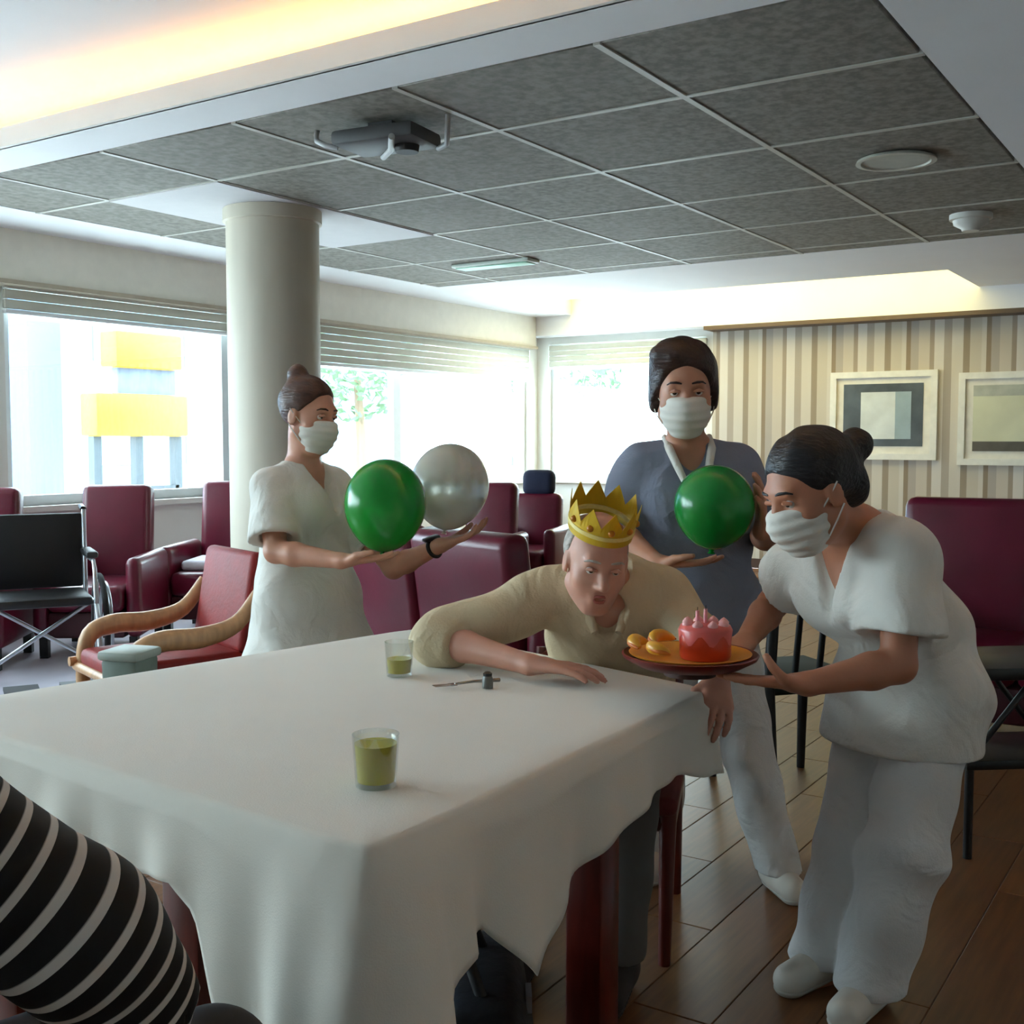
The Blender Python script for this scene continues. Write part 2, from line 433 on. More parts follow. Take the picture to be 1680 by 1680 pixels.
# pictures on the striped wall
def picture(name, label, a, b2, build):
    y0, y1, z0, z1 = a[0], b2[0], a[1], b2[1]
    r = thing(name, label, 'picture', (WX - .012, (y0 + y1) / 2, (z0 + z1) / 2))
    w, h = (y1 - y0) / 2, (z1 - z0) / 2
    fw = .06
    fm = mat('picture_frame_white', (226, 224, 216), .4)
    for (nm, p0, p1) in (('frame_rail', (-.035, -w, h - fw), (0, w, h)), ('frame_rail', (-.035, -w, -h), (0, w, -h + fw)),
                         ('frame_stile', (-.035, -w, -h + fw), (0, -w + fw, h - fw)), ('frame_stile', (-.035, w - fw, -h + fw), (0, w, h - fw))):
        box(nm, p0, p1, fm, r)
    box('mat_board', (-.014, -w + fw, -h + fw), (0, w - fw, h - fw), mat('picture_mat', (222, 218, 208), .8), r)
    build(r, w, h)
    return r
def art1(r, w, h):
    pr = box('print', (-.018, -w + .13, -h + .13), (-.014, w - .13, h - .12), mat('print_dark', (74, 82, 88), .5, var=.3, scale=5), r)
    box('pale_patch', (-.020, -.12, -h + .2), (-.018, w - .3, h - .2), mat('print_pale', (206, 212, 212), .5, var=.1, scale=6), pr)
    box('blue_patch', (-.020, -w + .24, -h + .2), (-.018, -.12, h - .2), mat('print_blue', (150, 168, 176), .5, var=.12, scale=6), pr)
def art2(r, w, h):
    pr = box('print', (-.018, -w + .13, -h + .13), (-.014, w - .13, h - .12), mat('print_meadow', (206, 206, 178), .5, var=.06, scale=4), r)
    box('dark_band', (-.020, -w + .13, -h + .13), (-.018, w - .13, -h + .22), mat('print_ground', (88, 82, 72), .5, var=.2), pr)
    box('grey_band', (-.020, -w + .13, h - .22), (-.018, w - .13, h - .12), mat('print_sky', (176, 178, 166), .5, var=.1), pr)
q0, q1 = on_x(1365, 612, WX), on_x(1537, 755, WX)
picture('framed_picture', 'white framed picture with a dark blue grey print on striped wallpaper', (q1.y, q1.z), (q0.y, q0.z), art1)
q0, q1 = on_x(1575, 612, WX), on_x(1765, 765, WX)
picture('framed_picture', 'white framed picture with a pale meadow print above a dark band', (q1.y, q1.z), (q0.y, q0.z), art2)

# outdoors
gr = struct(box('ground', (-30, WY + .3, -.35), (60, 60, -.3), mat('street', (226, 226, 224), .9)))
struct(box('ground', (WX + .4, -30, -.36), (60, WY + .3, -.31), mat('street', (226, 226, 224), .9)))
def house(label, loc, sx, sy, hgt, m, floors, cols, side):
    r = thing('building', label, 'building', loc)
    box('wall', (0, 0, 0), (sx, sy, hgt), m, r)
    box('roof_edge', (-.2, -.2, hgt), (sx + .2, sy + .2, hgt + .25), frame_w, r)
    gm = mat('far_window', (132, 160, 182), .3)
    for f in range(floors):
        for c in range(cols):
            z = .9 + f * 2.9
            if side == 'y':
                x = (c + .5) * sx / cols
                w = box('window', (x - .6, -.05, z), (x + .6, .02, z + 1.5), gm, r)
                box('pane_bar', (x - .03, -.08, z), (x + .03, -.05, z + 1.5), frame_w, w)
            else:
                y = (c + .5) * sy / cols
                w = box('window', (-.05, y - .6, z), (.02, y + .6, z + 1.5), gm, r)
                box('pane_bar', (-.08, y - .03, z), (-.05, y + .03, z + 1.5), frame_w, w)
    return r
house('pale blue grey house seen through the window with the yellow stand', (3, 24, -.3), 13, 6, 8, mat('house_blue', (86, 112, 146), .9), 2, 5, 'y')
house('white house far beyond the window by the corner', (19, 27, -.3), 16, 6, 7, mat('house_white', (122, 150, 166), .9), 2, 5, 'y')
# the yellow two tier stand in the street
ya, yb = on_y(150, 716, 10.6), on_y(300, 650, 10.6)
yc, yd = on_y(182, 602, 10.6), on_y(290, 552, 10.6)
r = thing('street_stand', 'two tier yellow stand with dark posts in the street outside', 'stand', (0, 0, 0))
ym = mat('stand_yellow', (168, 126, 4), .5, var=.12); dk = mat('stand_dark', (52, 60, 66), .5)
box('lower_panel', (ya.x, 10.5, ya.z), (yb.x, 10.8, yb.z), ym, r, bevel=.03)
box('upper_panel', (yc.x, 10.5, yc.z), (yd.x, 10.8, yd.z), ym, r, bevel=.03)
box('shelf_back', (yc.x + .1, 10.62, yb.z), (yd.x - .02, 10.72, yc.z), mat('stand_grey', (84, 94, 112), .5, var=.2), r)
for x in (ya.x + .08, (ya.x + yb.x) / 2, yb.x - .08): box('post', (x - .05, 10.6, -.3), (x + .05, 10.7, ya.z), dk, r)
box('crossbar', (ya.x + .08, 10.6, .55), (yb.x - .08, 10.68, .8), dk, r)
# a parked car beyond the corner window
def car(label, loc, rz):
    r = thing('parked_car', label, 'car', loc, rz)
    cm = mat('car_blue', (74, 104, 144), .3, coat=.5)
    pts = [(-2.1, .35), (-2.15, .75), (-1.95, .95), (-1.3, 1.0), (-.75, 1.42), (.65, 1.45), (1.35, 1.02), (2.0, .9), (2.15, .65), (2.1, .35)]
    bm = bmesh.new()
    f1 = [bm.verts.new((x, -.82, z)) for x, z in pts]; f2 = [bm.verts.new((x, .82, z)) for x, z in pts]
    bm.faces.new(f1); bm.faces.new(f2[::-1])
    for i in range(len(pts)): bm.faces.new((f1[i], f2[i], f2[(i + 1) % len(pts)], f1[(i + 1) % len(pts)]))
    bm_obj('body', bm, cm, r)
    gm = mat('car_glass', (60, 80, 96), .15)
    for sgn in (-1, 1):
        bm = bmesh.new(); f = [bm.verts.new((x, sgn * .825, z)) for x, z in ((-1.15, 1.02), (-.7, 1.37), (.6, 1.39), (1.15, 1.03))]; bm.faces.new(f)
        bmesh.ops.extrude_face_region(bm, geom=bm.faces[:])
        bm_obj('side_window', bm, gm, r)
        for x in (-1.3, 1.3):
            w = lathe('wheel', [(0, -.1), (.3, -.1), (.33, -.06), (.33, .06), (.3, .1), (0, .1)], mat('tyre', (36, 36, 38), .8), r, n=24, loc=(x, sgn * .76, .33))
            w.rotation_euler = (math.pi / 2, 0, 0)
    return r
q = on_y(760, 700, 15.0)
car('blue car parked in the street beyond the corner window', (q.x, 15.0, -.3), .1)
def tree(label, loc, h, rr, seed):
    random.seed(seed)
    r = thing('street_tree', label, 'tree', loc)
    tube('trunk', [(0, 0, 0), (.05, 0, h * .35), (0, .05, h * .6)], [.13, .1, .07], mat('bark', (110, 92, 76), .9), r)
    bm = bmesh.new()
    for i in range(900):
        th, ph, q = random.uniform(0, 6.283), math.acos(random.uniform(-1, 1)), rr * random.uniform(.35, 1) ** .6
        c = Vector((q * math.sin(ph) * math.cos(th), q * math.sin(ph) * math.sin(th), h * .72 + 1.2 * q * math.cos(ph)))
        a = Vector((random.gauss(0, 1), random.gauss(0, 1), random.gauss(0, 1))).normalized(); b2 = a.orthogonal().normalized(); s = .12
        bm.faces.new([bm.verts.new(c + a * s), bm.verts.new(c + b2 * s * .5), bm.verts.new(c - a * s), bm.verts.new(c - b2 * s * .5)])
    o = bm_obj('foliage', bm, mat('leaf_green', (84, 118, 84), .8, var=.3, scale=3), r); o['kind'] = 'stuff'
    return r
q = on_y(590, 700, 14.0); tree('leafy green tree beyond the wide window behind the masked woman with a hair bun', (q.x, 14.0, -.3), 4.6, 1.2, 3)
q = on_x(925, 700, 18.0); tree('leafy green tree beyond the window beside the striped wallpaper', (18.0, q.y, -.3), 4.4, 1.2, 5)
# ------------------------------------------------------------------ furniture
maroon = mat('maroon_leather', (96, 12, 38), .34, var=.18, scale=4, bump=.06, bscale=40)
maroon_d = mat('maroon_base', (60, 10, 22), .5, var=.15)
black_m = mat('black_metal', (16, 16, 17), .4, var=.1)
chrome = mat('silver_tube', (190, 194, 200), .3, metal=.9, var=.03)
mahog = mat('mahogany', (92, 22, 10), .35, var=.3, scale=6, stretch=(6, 6, .8), coat=.3)
orange_w = mat('orange_wood', (168, 76, 28), .4, var=.25, scale=6, stretch=(6, 6, .8), coat=.2)
pale_w = mat('pale_beech', (186, 142, 100), .45, var=.18, scale=6, stretch=(6, 6, 1))

def face_angle(fx, fd):           # local +Y of the piece looks along (fx right, fd forward)
    v = W(fx, fd, 0); return math.atan2(v.y, v.x) - math.pi / 2

def armchair(label, loc, rz, w=.74, seats=1, group=None, back_h=1.04, arms=True):
    r = thing('armchair' if seats == 1 else 'sofa', label, 'armchair' if seats == 1 else 'sofa', loc, rz, group)
    W2 = w * seats / 2; aw = .1 if arms else 0
    box('base', (-W2 + aw, -.36, .13), (W2 - aw, .34, .29), maroon_d, r, bevel=.02)
    for s in range(seats):
        a = -W2 + aw + s * (2 * W2 - 2 * aw) / seats; b2 = a + (2 * W2 - 2 * aw) / seats
        box('seat_cushion', (a + .004, -.26, .29), (b2 - .004, .38, .45), maroon, r, bevel=.045, seg=3)
        bm = bmesh.new(); M = Matrix.Translation((0, -.30, .42)) @ Matrix.Rotation(math.radians(8), 4, 'X')
        bx(bm, a + .004, b2 - .004, -.09, .07, -.1, back_h - .42, .05, 3, M)
        bm_obj('backrest', bm, maroon, r, smooth=True, angle=45)
    if arms:
        for s in (-1, 1):
            x0, x1 = (-W2, -W2 + aw) if s < 0 else (W2 - aw, W2)
            box('armrest', (x0, -.36, .13), (x1, .34, .62), maroon, r, bevel=.045, seg=3)
    for sx in (-W2 + .06, W2 - .06):
        for sy in (-.3, .28):
            box('foot', (sx - .025, sy - .025, 0), (sx + .025, sy + .025, .135), black_m, r)
    return r
def at_floor(px, d):
    q = A3(px, 800, d); return W(q[0], d, 0)
LEFT = face_angle(-.549, -.836)
armchair('maroon leather armchair nearest the round column, under the window with the yellow stand', at_floor(356, 7.85), face_angle(-.05, -1), w=.64)
armchair('maroon leather armchair right behind the wheelchair, under the window with the yellow stand', at_floor(165, 7.15), face_angle(.05, -1), w=.66)
armchair('maroon leather armchair at the far side of the wheelchair by the window', at_floor(-62, 6.72), face_angle(.1, -1), w=.64)
armchair('maroon leather armchair by the window beyond the white balloon', at_floor(785, 8.6), LEFT + .3, w=.62, back_h=1.0)
ch = armchair('maroon leather armchair by the window beneath the dark blue cushion', at_floor(866, 9.35), LEFT + .3, w=.62, back_h=.88)
armchair('wide maroon sofa turned away behind the old man in the beige shirt', at_floor(790, 5.5), face_angle(.75, .66), w=.8, seats=2, back_h=.94)
armchair('high backed maroon sofa beneath the framed pictures', at_floor(1690, 5.0), face_angle(-.5, -.86), w=.7, seats=2, back_h=1.06)
# small things on the chairs by the window
o = box('scatter_cushion', (-.14, -.07, -.11), (.14, .07, .11), mat('navy_cloth', (26, 34, 62), .8, bump=.2), bevel=.06, seg=4)
o.location = ch.location + Matrix.Rotation(ch.rotation_euler.z, 3, 'Z') @ Vector((0, -.37, .965)); o.rotation_euler = (.1, 0, ch.rotation_euler.z); tag(o, 'dark blue cushion on the chair back near the corner window', 'cushion')
o = box('folded_blanket', (-.2, -.22, 0), (.2, .2, .07), mat('pale_blanket', (206, 200, 212), .85, bump=.3), bevel=.03, seg=3)
q = at_floor(356, 7.80); o.location = (q.x, q.y, .448); o.rotation_euler = (0, 0, face_angle(-.05, -1))
tag(o, 'folded pale lilac blanket on armchair seat nearest the column', 'blanket')

# wheelchair
def wheelchair(label, loc, rz):
    r = thing('wheelchair', label, 'wheelchair', loc, rz)
    tyre = mat('tyre', (36, 36, 38), .8); pad = mat('black_vinyl', (22, 22, 25), .5)
    for s in (-1, 1):
        c = Vector((s * .31, -.12, .30))
        w = tube('wheel', [c + Vector((0, .29 * math.cos(a), .29 * math.sin(a))) for a in [2 * math.pi * k / 32 for k in range(32)]], .016, tyre, r, closed=True)
        tube('hand_rim', [c + Vector((s * .03, .25 * math.cos(a), .25 * math.sin(a))) for a in [2 * math.pi * k / 32 for k in range(32)]], .009, chrome, w, closed=True)
        for k in range(10):
            a = 2 * math.pi * k / 10
            tube('spoke', [c, c + Vector((0, .285 * math.cos(a), .285 * math.sin(a)))], .003, chrome, w, n=5)
        tube('hub', [c - Vector((.03, 0, 0)), c + Vector((.03, 0, 0))], .03, black_m, w)
        tube('side_frame', [(s * .25, -.26, .95), (s * .25, -.24, .48), (s * .25, .22, .48), (s * .25, .32, .40), (s * .25, .36, .14)], .013, chrome, r)
        tube('push_handle', [(s * .25, -.26, .95), (s * .25, -.38, .96)], .017, black_m, r)
        tube('arm_frame', [(s * .25, -.24, .70), (s * .25, .14, .70), (s * .25, .2, .66), (s * .25, .22, .48)], .011, chrome, r)
        box('arm_pad', (s * .25 - .03, -.2, .71), (s * .25 + .03, .12, .745), pad, r, bevel=.012)
        c2 = Vector((s * .25, .25, .085))
        cs = tube('caster', [c2 + Vector((0, .07 * math.cos(a), .07 * math.sin(a))) for a in [2 * math.pi * k / 20 for k in range(20)]], .015, tyre, r, closed=True)
        tube('caster_fork', [c2, c2 + Vector((0, -.02, .2)), (s * .25, .2, .48)], .011, chrome, cs)
        box('footplate', (s * .13 - .08, .36, .10), (s * .13 + .08, .52, .115), pad, r)
    box('seat', (-.24, -.24, .47), (.24, .2, .52), pad, r, bevel=.02)
    box('backrest', (-.24, -.285, .52), (.24, -.255, .93), pad, r, bevel=.012)
    tube('cross_brace', [(-.24, -.05, .15), (.24, -.05, .46)], .011, chrome, r)
    tube('cross_brace', [(.24, .0, .15), (-.24, .0, .46)], .011, chrome, r)
    return r
wheelchair('empty black wheelchair with silver tube frame before the maroon armchairs', at_floor(62, 5.95), face_angle(.45, -.89))

# the red and beech chair behind the masked woman with the bun
def beech_chair(label, loc, rz):
    r = thing('wooden_armchair', label, 'chair', loc, rz)
    red = mat('red_upholstery', (132, 14, 8), .6, var=.15, bump=.15)
    box('seat', (-.25, -.25, .40), (.25, .26, .48), red, r, bevel=.03, seg=3)
    bm = bmesh.new(); bx(bm, -.24, .24, -.03, .04, 0, .42, .03, 3, Matrix.Translation((0, -.26, .46)) @ Matrix.Rotation(math.radians(10), 4, 'X'))
    bm_obj('backrest', bm, red, r, smooth=True, angle=45)
    for s in (-1, 1):
        tube('curved_arm', *spline([(s * .27, -.30, .72), (s * .27, -.2, .60), (s * .27, -.05, .56), (s * .27, .12, .56), (s * .27, .22, .50), (s * .27, .24, .25), (s * .27, .24, 0)],
             [.024, .034, .042, .042, .034, .026, .022]), pale_w, r, n=12)
        tube('leg', [(s * .26, -.36, 0), (s * .26, -.30, .42), (s * .26, -.36, .86)], [.022, .026, .018], pale_w, r)
        tube('side_rail', [(s * .27, -.28, .42), (s * .28, .29, .42)], .02, pale_w, r)
    tube('front_rail', [(-.28, .26, .40), (.28, .26, .40)], .02, pale_w, r)
    return r
beech_chair('red upholstered chair with curved beech arms near the round column', at_floor(262, 4.6), face_angle(-.78, -.62))

r = thing('waste_bin', 'slim grey green bin beside the red chair with beech arms', 'bin', at_floor(207, 4.05), .3)
gb = mat('bin_green_grey', (108, 122, 112), .6, var=.15)
bm = bmesh.new(); bx(bm, -.075, .075, -.075, .075, 0, .56, .02, 2)
for v in bm.verts: k = .8 + .2 * v.co.z / .56; v.co.x *= k; v.co.y *= k
bm_obj('bucket', bm, gb, r, smooth=True, angle=40)
box('rim', (-.082, -.082, .55), (.082, .082, .585), mat('bin_rim', (150, 160, 150), .5), r, bevel=.012)
# black metal stand and dark chair on the right
def stand(label, loc, rz):
    r = thing('metal_stand', label, 'stand', loc, rz)
    box('top', (-.24, -.19, .58), (.24, .19, .62), black_m, r, bevel=.006)
    box('shelf', (-.22, -.17, .29), (.22, .17, .32), black_m, r, bevel=.004)
    for sx in (-.2, .2):
        for sy in (-.15, .15):
            tube('leg', [(sx, sy, 0), (sx, sy, .58)], .014, black_m, r)
    for sy in (-.15, .15):
        tube('brace', [(-.2, sy, .32), (0, sy, .57)], .01, black_m, r); tube('brace', [(.2, sy, .32), (0, sy, .57)], .01, black_m, r)
    return r
stand('black metal stand with angled braces beside the high backed maroon sofa', at_floor(1660, 3.72), face_angle(.1, -1))

def side_chair(label, loc, rz, wood, cloth, arms=False, name='dining_chair', sz=.46, bh=.90, arm_h=.68):
    r = thing(name, label, 'chair', loc, rz)
    box('seat', (-.23, -.22, sz - .05), (.23, .24, sz), cloth, r, bevel=.02, seg=3)
    for s in (-1, 1):
        tube('leg', [(s * .20, .21, 0), (s * .205, .21, sz - .12), (s * .205, .20, sz - .045)], [.016, .021, .024], wood, r)
        tube('leg', [(s * .20, -.26, 0), (s * .20, -.21, sz - .03), (s * .20, -.26, bh)], [.017, .023, .018], wood, r)
        tube('side_rail', [(s * .205, -.2, sz - .075), (s * .205, .2, sz - .075)], .022, wood, r)
        if arms:
            tube('armrest', [(s * .24, -.23, arm_h), (s * .27, 0, arm_h + .01), (s * .265, .2, arm_h)], [.022, .028, .03], wood, r)
            tube('arm_post', [(s * .262, .17, sz - .09), (s * .265, .18, arm_h)], [.026, .026], wood, r)
    tube('front_rail', [(-.2, .2, sz - .075), (.2, .2, sz - .075)], .022, wood, r)
    tube('top_rail', [(-.2, -.26, bh - .03), (0, -.285, bh - .01), (.2, -.26, bh - .03)], .026, wood, r)
    for x in (-.1, 0, .1): tube('back_slat', [(x, -.215, sz - .02), (x, -.275, bh - .03)], .012, wood, r)
    return r
dark_cl = mat('dark_green_cloth', (26, 40, 34), .8)
side_chair('black framed chair behind the woman holding the cake tray', at_floor(1295, 4.3), face_angle(-.3, .95), black_m, dark_cl)
side_chair('mahogany chair on which the old man in the beige shirt sits', W(.235, 3.06, 0), face_angle(-.2, -.98), mahog, mat('seat_red', (104, 26, 22), .7), sz=.44, bh=.72)
side_chair('orange wooden chair under the person in the striped top', W(-.715, 1.085, 0), face_angle(.62, .78), orange_w, mat('seat_dark', (40, 24, 22), .8), bh=.86)

# ------------------------------------------------------------------ table and cloth
TZ = .75
Tn, Tr, Tf, Tl = (np.array(v) for v in ((-.205, 1.589), (.468, 2.627), (-.30, 3.485), (-1.306, 2.435)))
cen = (Tn + Tr + Tf + Tl) / 4
def inset(p, f=.02): return p + (cen - p) * f
tb = thing('dining_table', 'large mahogany table under the white tablecloth', 'table', W(cen[0], cen[1], 0))
base = W(cen[0], cen[1], 0)
bm = bmesh.new()
lo = [bm.verts.new(W(*inset(p, .022), TZ - .04) - base) for p in (Tn, Tr, Tf, Tl)]; hi = [bm.verts.new(W(*inset(p, .022), TZ - .003) - base) for p in (Tn, Tr, Tf, Tl)]
bm.faces.new(lo[::-1]); bm.faces.new(hi)
for i in range(4): bm.faces.new((lo[i], lo[(i + 1) % 4], hi[(i + 1) % 4], hi[i]))
bm_obj('tabletop', bm, mahog, tb)
legp = [np.array((-.54, 1.91)), np.array((.178, 2.445)), inset(Tf, .25), inset(Tl, .22)]
for p in legp:
    q = W(p[0], p[1], 0) - base
    o = box('leg', (q.x - .045, q.y - .045, 0), (q.x + .045, q.y + .045, TZ - .04), mahog, tb, bevel=.008)
for i in range(4):
    a, b2 = W(*legp[i], 0) - base, W(*legp[(i + 1) % 4], 0) - base
    dv = (b2 - a); ln = dv.length; bm = bmesh.new()
    bx(bm, .045, ln - .045, -.015, .015, TZ - .14, TZ - .04, 0, 1, Matrix.Translation(a) @ Matrix.Rotation(math.atan2(dv.y, dv.x), 4, 'Z'))
    bm_obj('apron', bm, mahog, tb)

# tablecloth: top sheet, rounded edge, hanging sides with their own lengths
edges = [(Tn, Tr), (Tr, Tf), (Tf, Tl), (Tl, Tn)]
hang_pts = [[(0, .68), (.035, .52), (.075, .24), (.12, .21), (.21, .20), (.30, .325), (.40, .25), (.537, .19), (.72, .14), (.85, .15), (1, .20)],
            [(0, .20), (.1, .15), (.3, .05), (.8, .05), (1, .14)],
            [(0, .14), (.5, .14), (1, .16)],
            [(0, .16), (.3, .085), (.45, .11), (.58, .16), (.70, .135), (.74, .17), (.82, .42), (.92, .6), (1, .68)]]
cloth_m = mat('table_linen', (224, 218, 205), .85, var=.025, scale=2.5, bump=.12, bscale=350, sheen=.2)
def cloth():
    per = []                                      # (pos, outward normal, hang, phase)
    nE = 90; acc = 0
    for e, (a, b2) in enumerate(edges):
        dv = b2 - a; ln = np.linalg.norm(dv); t = dv / ln; nrm = np.array((t[1], -t[0]))
        pa = edges[e - 1]; tp = (pa[1] - pa[0]) / np.linalg.norm(pa[1] - pa[0]); np_ = np.array((tp[1], -tp[0]))
        nx = edges[(e + 1) % 4]; tn = (nx[1] - nx[0]) / np.linalg.norm(nx[1] - nx[0]); nn = np.array((tn[1], -tn[0]))
        for i in range(nE):
            f = i / nE; h = np.interp(f, [p[0] for p in hang_pts[e]], [p[1] for p in hang_pts[e]])
            m = nrm.copy()
            if f < .06: m = nrm * (.5 + f / .12) + np_ * (.5 - f / .12)
            if f > .94: m = nrm * (.5 + (1 - f) / .12) + nn * (.5 - (1 - f) / .12)
            m /= np.linalg.norm(m)
            pos = a + dv * f
            if f < .06: pos = pos - (nrm + np_) * .012 * (1 - f / .06)
            if f > .94: pos = pos - (nrm + nn) * .012 * ((f - .94) / .06)
            per.append((pos, m, h, acc + f * ln))
        acc += ln
    n = len(per); rows = []
    for k in range(1, 9):                         # top
        s = k / 9
        rows.append([W(*(cen + (p - cen) * s), TZ + .002 + .0012 * math.sin(9 * p[0] * s + 3) * math.sin(7 * p[1] * s)) for p, m, h, a in per])
    for out, dz in ((-.012, .002), (-.003, .0005), (.003, -.006), (.006, -.016)):
        rows.append([W(*(p + m * (out + .004)), TZ + dz) for p, m, h, a in per])
    dN = lambda a: min(abs(a), abs(acc - a))      # distance along the rim to the near corner
    for k in range(1, 15):
        t = k / 14; row = []
        for p, m, h, a in per:
            cn = math.exp(-(dN(a) / .17) ** 2)
            fold = (.016 * math.sin(a * 17 + 1.2 * math.sin(3 * a)) + .008 * math.sin(a * 41)) * t ** 1.2 * min(1, h / .2)
            fold += cn * .03 * math.sin(a * 46) * t
            out = .010 + .04 * t * h + fold + cn * .12 * t * (1 - .35 * t) + .012
            pos = p + m * out
            row.append(W(pos[0], pos[1], TZ - .016 - (h - .016) * t - .004 * math.sin(a * 30) * t))
        rows.append(row)
    vs = [W(*cen, TZ + .002)] + [v for r_ in rows for v in r_]
    fs = [(0, 1 + (i + 1) % n, 1 + i)[::-1] for i in range(n)]
    for k in range(len(rows) - 1):
        for i in range(n):
            a, b2 = 1 + k * n + i, 1 + k * n + (i + 1) % n
            fs.append((a, b2, b2 + n, a + n)[::-1])
    base = W(cen[0], cen[1], TZ)
    o = link_mesh('tablecloth', [v - base for v in vs], fs, cloth_m, loc=base)
    md = o.modifiers.new('thick', 'SOLIDIFY'); md.thickness = .0025; md.offset = 1
    return o
tag(cloth(), 'creamy white tablecloth draped over the large table with a long corner fold', 'tablecloth')
TOP = TZ + .006

# glasses of yellow drink
clear = glassy('tumbler_glass', (250, 252, 250), .05)
def tumbler(label, px, py, fill, rr=.036, h=.095):
    p = on_z(px, py, TOP); r = thing('drinking_glass', label, 'glass', p, group=None)
    lathe('tumbler', [(0, 0), (rr * .86, 0), (rr, h), (rr - .002, h), (rr * .86 - .002, .008), (0, .008)], clear, r, n=36)
    b2 = rr * .86 - .003
    lathe('yellow_drink', [(0, .0085), (b2, .0085), (b2 + (rr - .003 - b2) * fill, h * fill), (0, h * fill)], mat('lemon_drink', (196, 184, 40), .15, var=.05), r, n=36)
    return r
tumbler('short glass of yellow drink near the corner fold of the cloth', 617, 1288, .82, .040, .088)
tumbler('short glass of yellow drink near the elbow of the old man', 655, 1108, .5, .036, .085)
# cutlery and crumbs beside the old man
steel = mat('steel', (150, 150, 150), .25, metal=1)
def fork(label, px, py, ang):
    p = on_z(px, py, TOP + .005); r = thing('fork', label, 'fork', p, ang)
    tube('handle', [(0, -.09, 0), (0, -.02, .004), (0, .03, .003)], [.005, .0035, .003], steel, r, n=8)
    box('head', (-.011, .028, .001), (.011, .045, .004), steel, r, bevel=.001)
    for x in (-.0085, -.003, .003, .0085): tube('tine', [(x, .044, .0025), (x, .085, .004)], .0013, steel, r, n=6)
    return r
fork('steel fork on the white cloth between the old man and the near glass', 765, 1122, 1.1)
def lidbox(label, px, py):
    p = on_z(px, py, TOP); r = thing('pepper_pot', label, 'pot', p)
    lathe('pot', [(0, 0), (.013, 0), (.013, .02), (.010, .028), (0, .028)], mat('pot_grey', (110, 112, 108), .4), r, n=20)
    lathe('cap', [(.0105, .028), (.011, .034), (.006, .038), (0, .038)], black_m, r, n=20)
lidbox('tiny grey pot with a black cap on the cloth', 800, 1128)

# under the table
q = W(-.06, 2.26, 0)
r = thing('handbag', 'soft black handbag on the floor under the table', 'bag', q, .6)
bk = mat('black_nylon', (14, 14, 17), .6, bump=.3, bscale=30)
bm = bmesh.new(); bx(bm, -.24, .2, -.12, .12, 0, .26, .05, 3); bmesh.ops.subdivide_edges(bm, edges=bm.edges[:], cuts=1, use_grid_fill=True)
for v in bm.verts: v.co.y *= 1 - .35 * v.co.z / .26; v.co.x += .012 * math.sin(v.co.z * 31 + v.co.y * 20); v.co.z = max(0, v.co.z)
bm_obj('body', bm, bk, r, smooth=True)
tube('strap', [(-.12, 0, .25), (-.1, .03, .33), (0, .05, .37), (.08, .03, .33), (.1, 0, .25)], .012, bk, r)
box('clasp', (-.04, -.1, .18), (.02, -.088, .215), chrome, r)
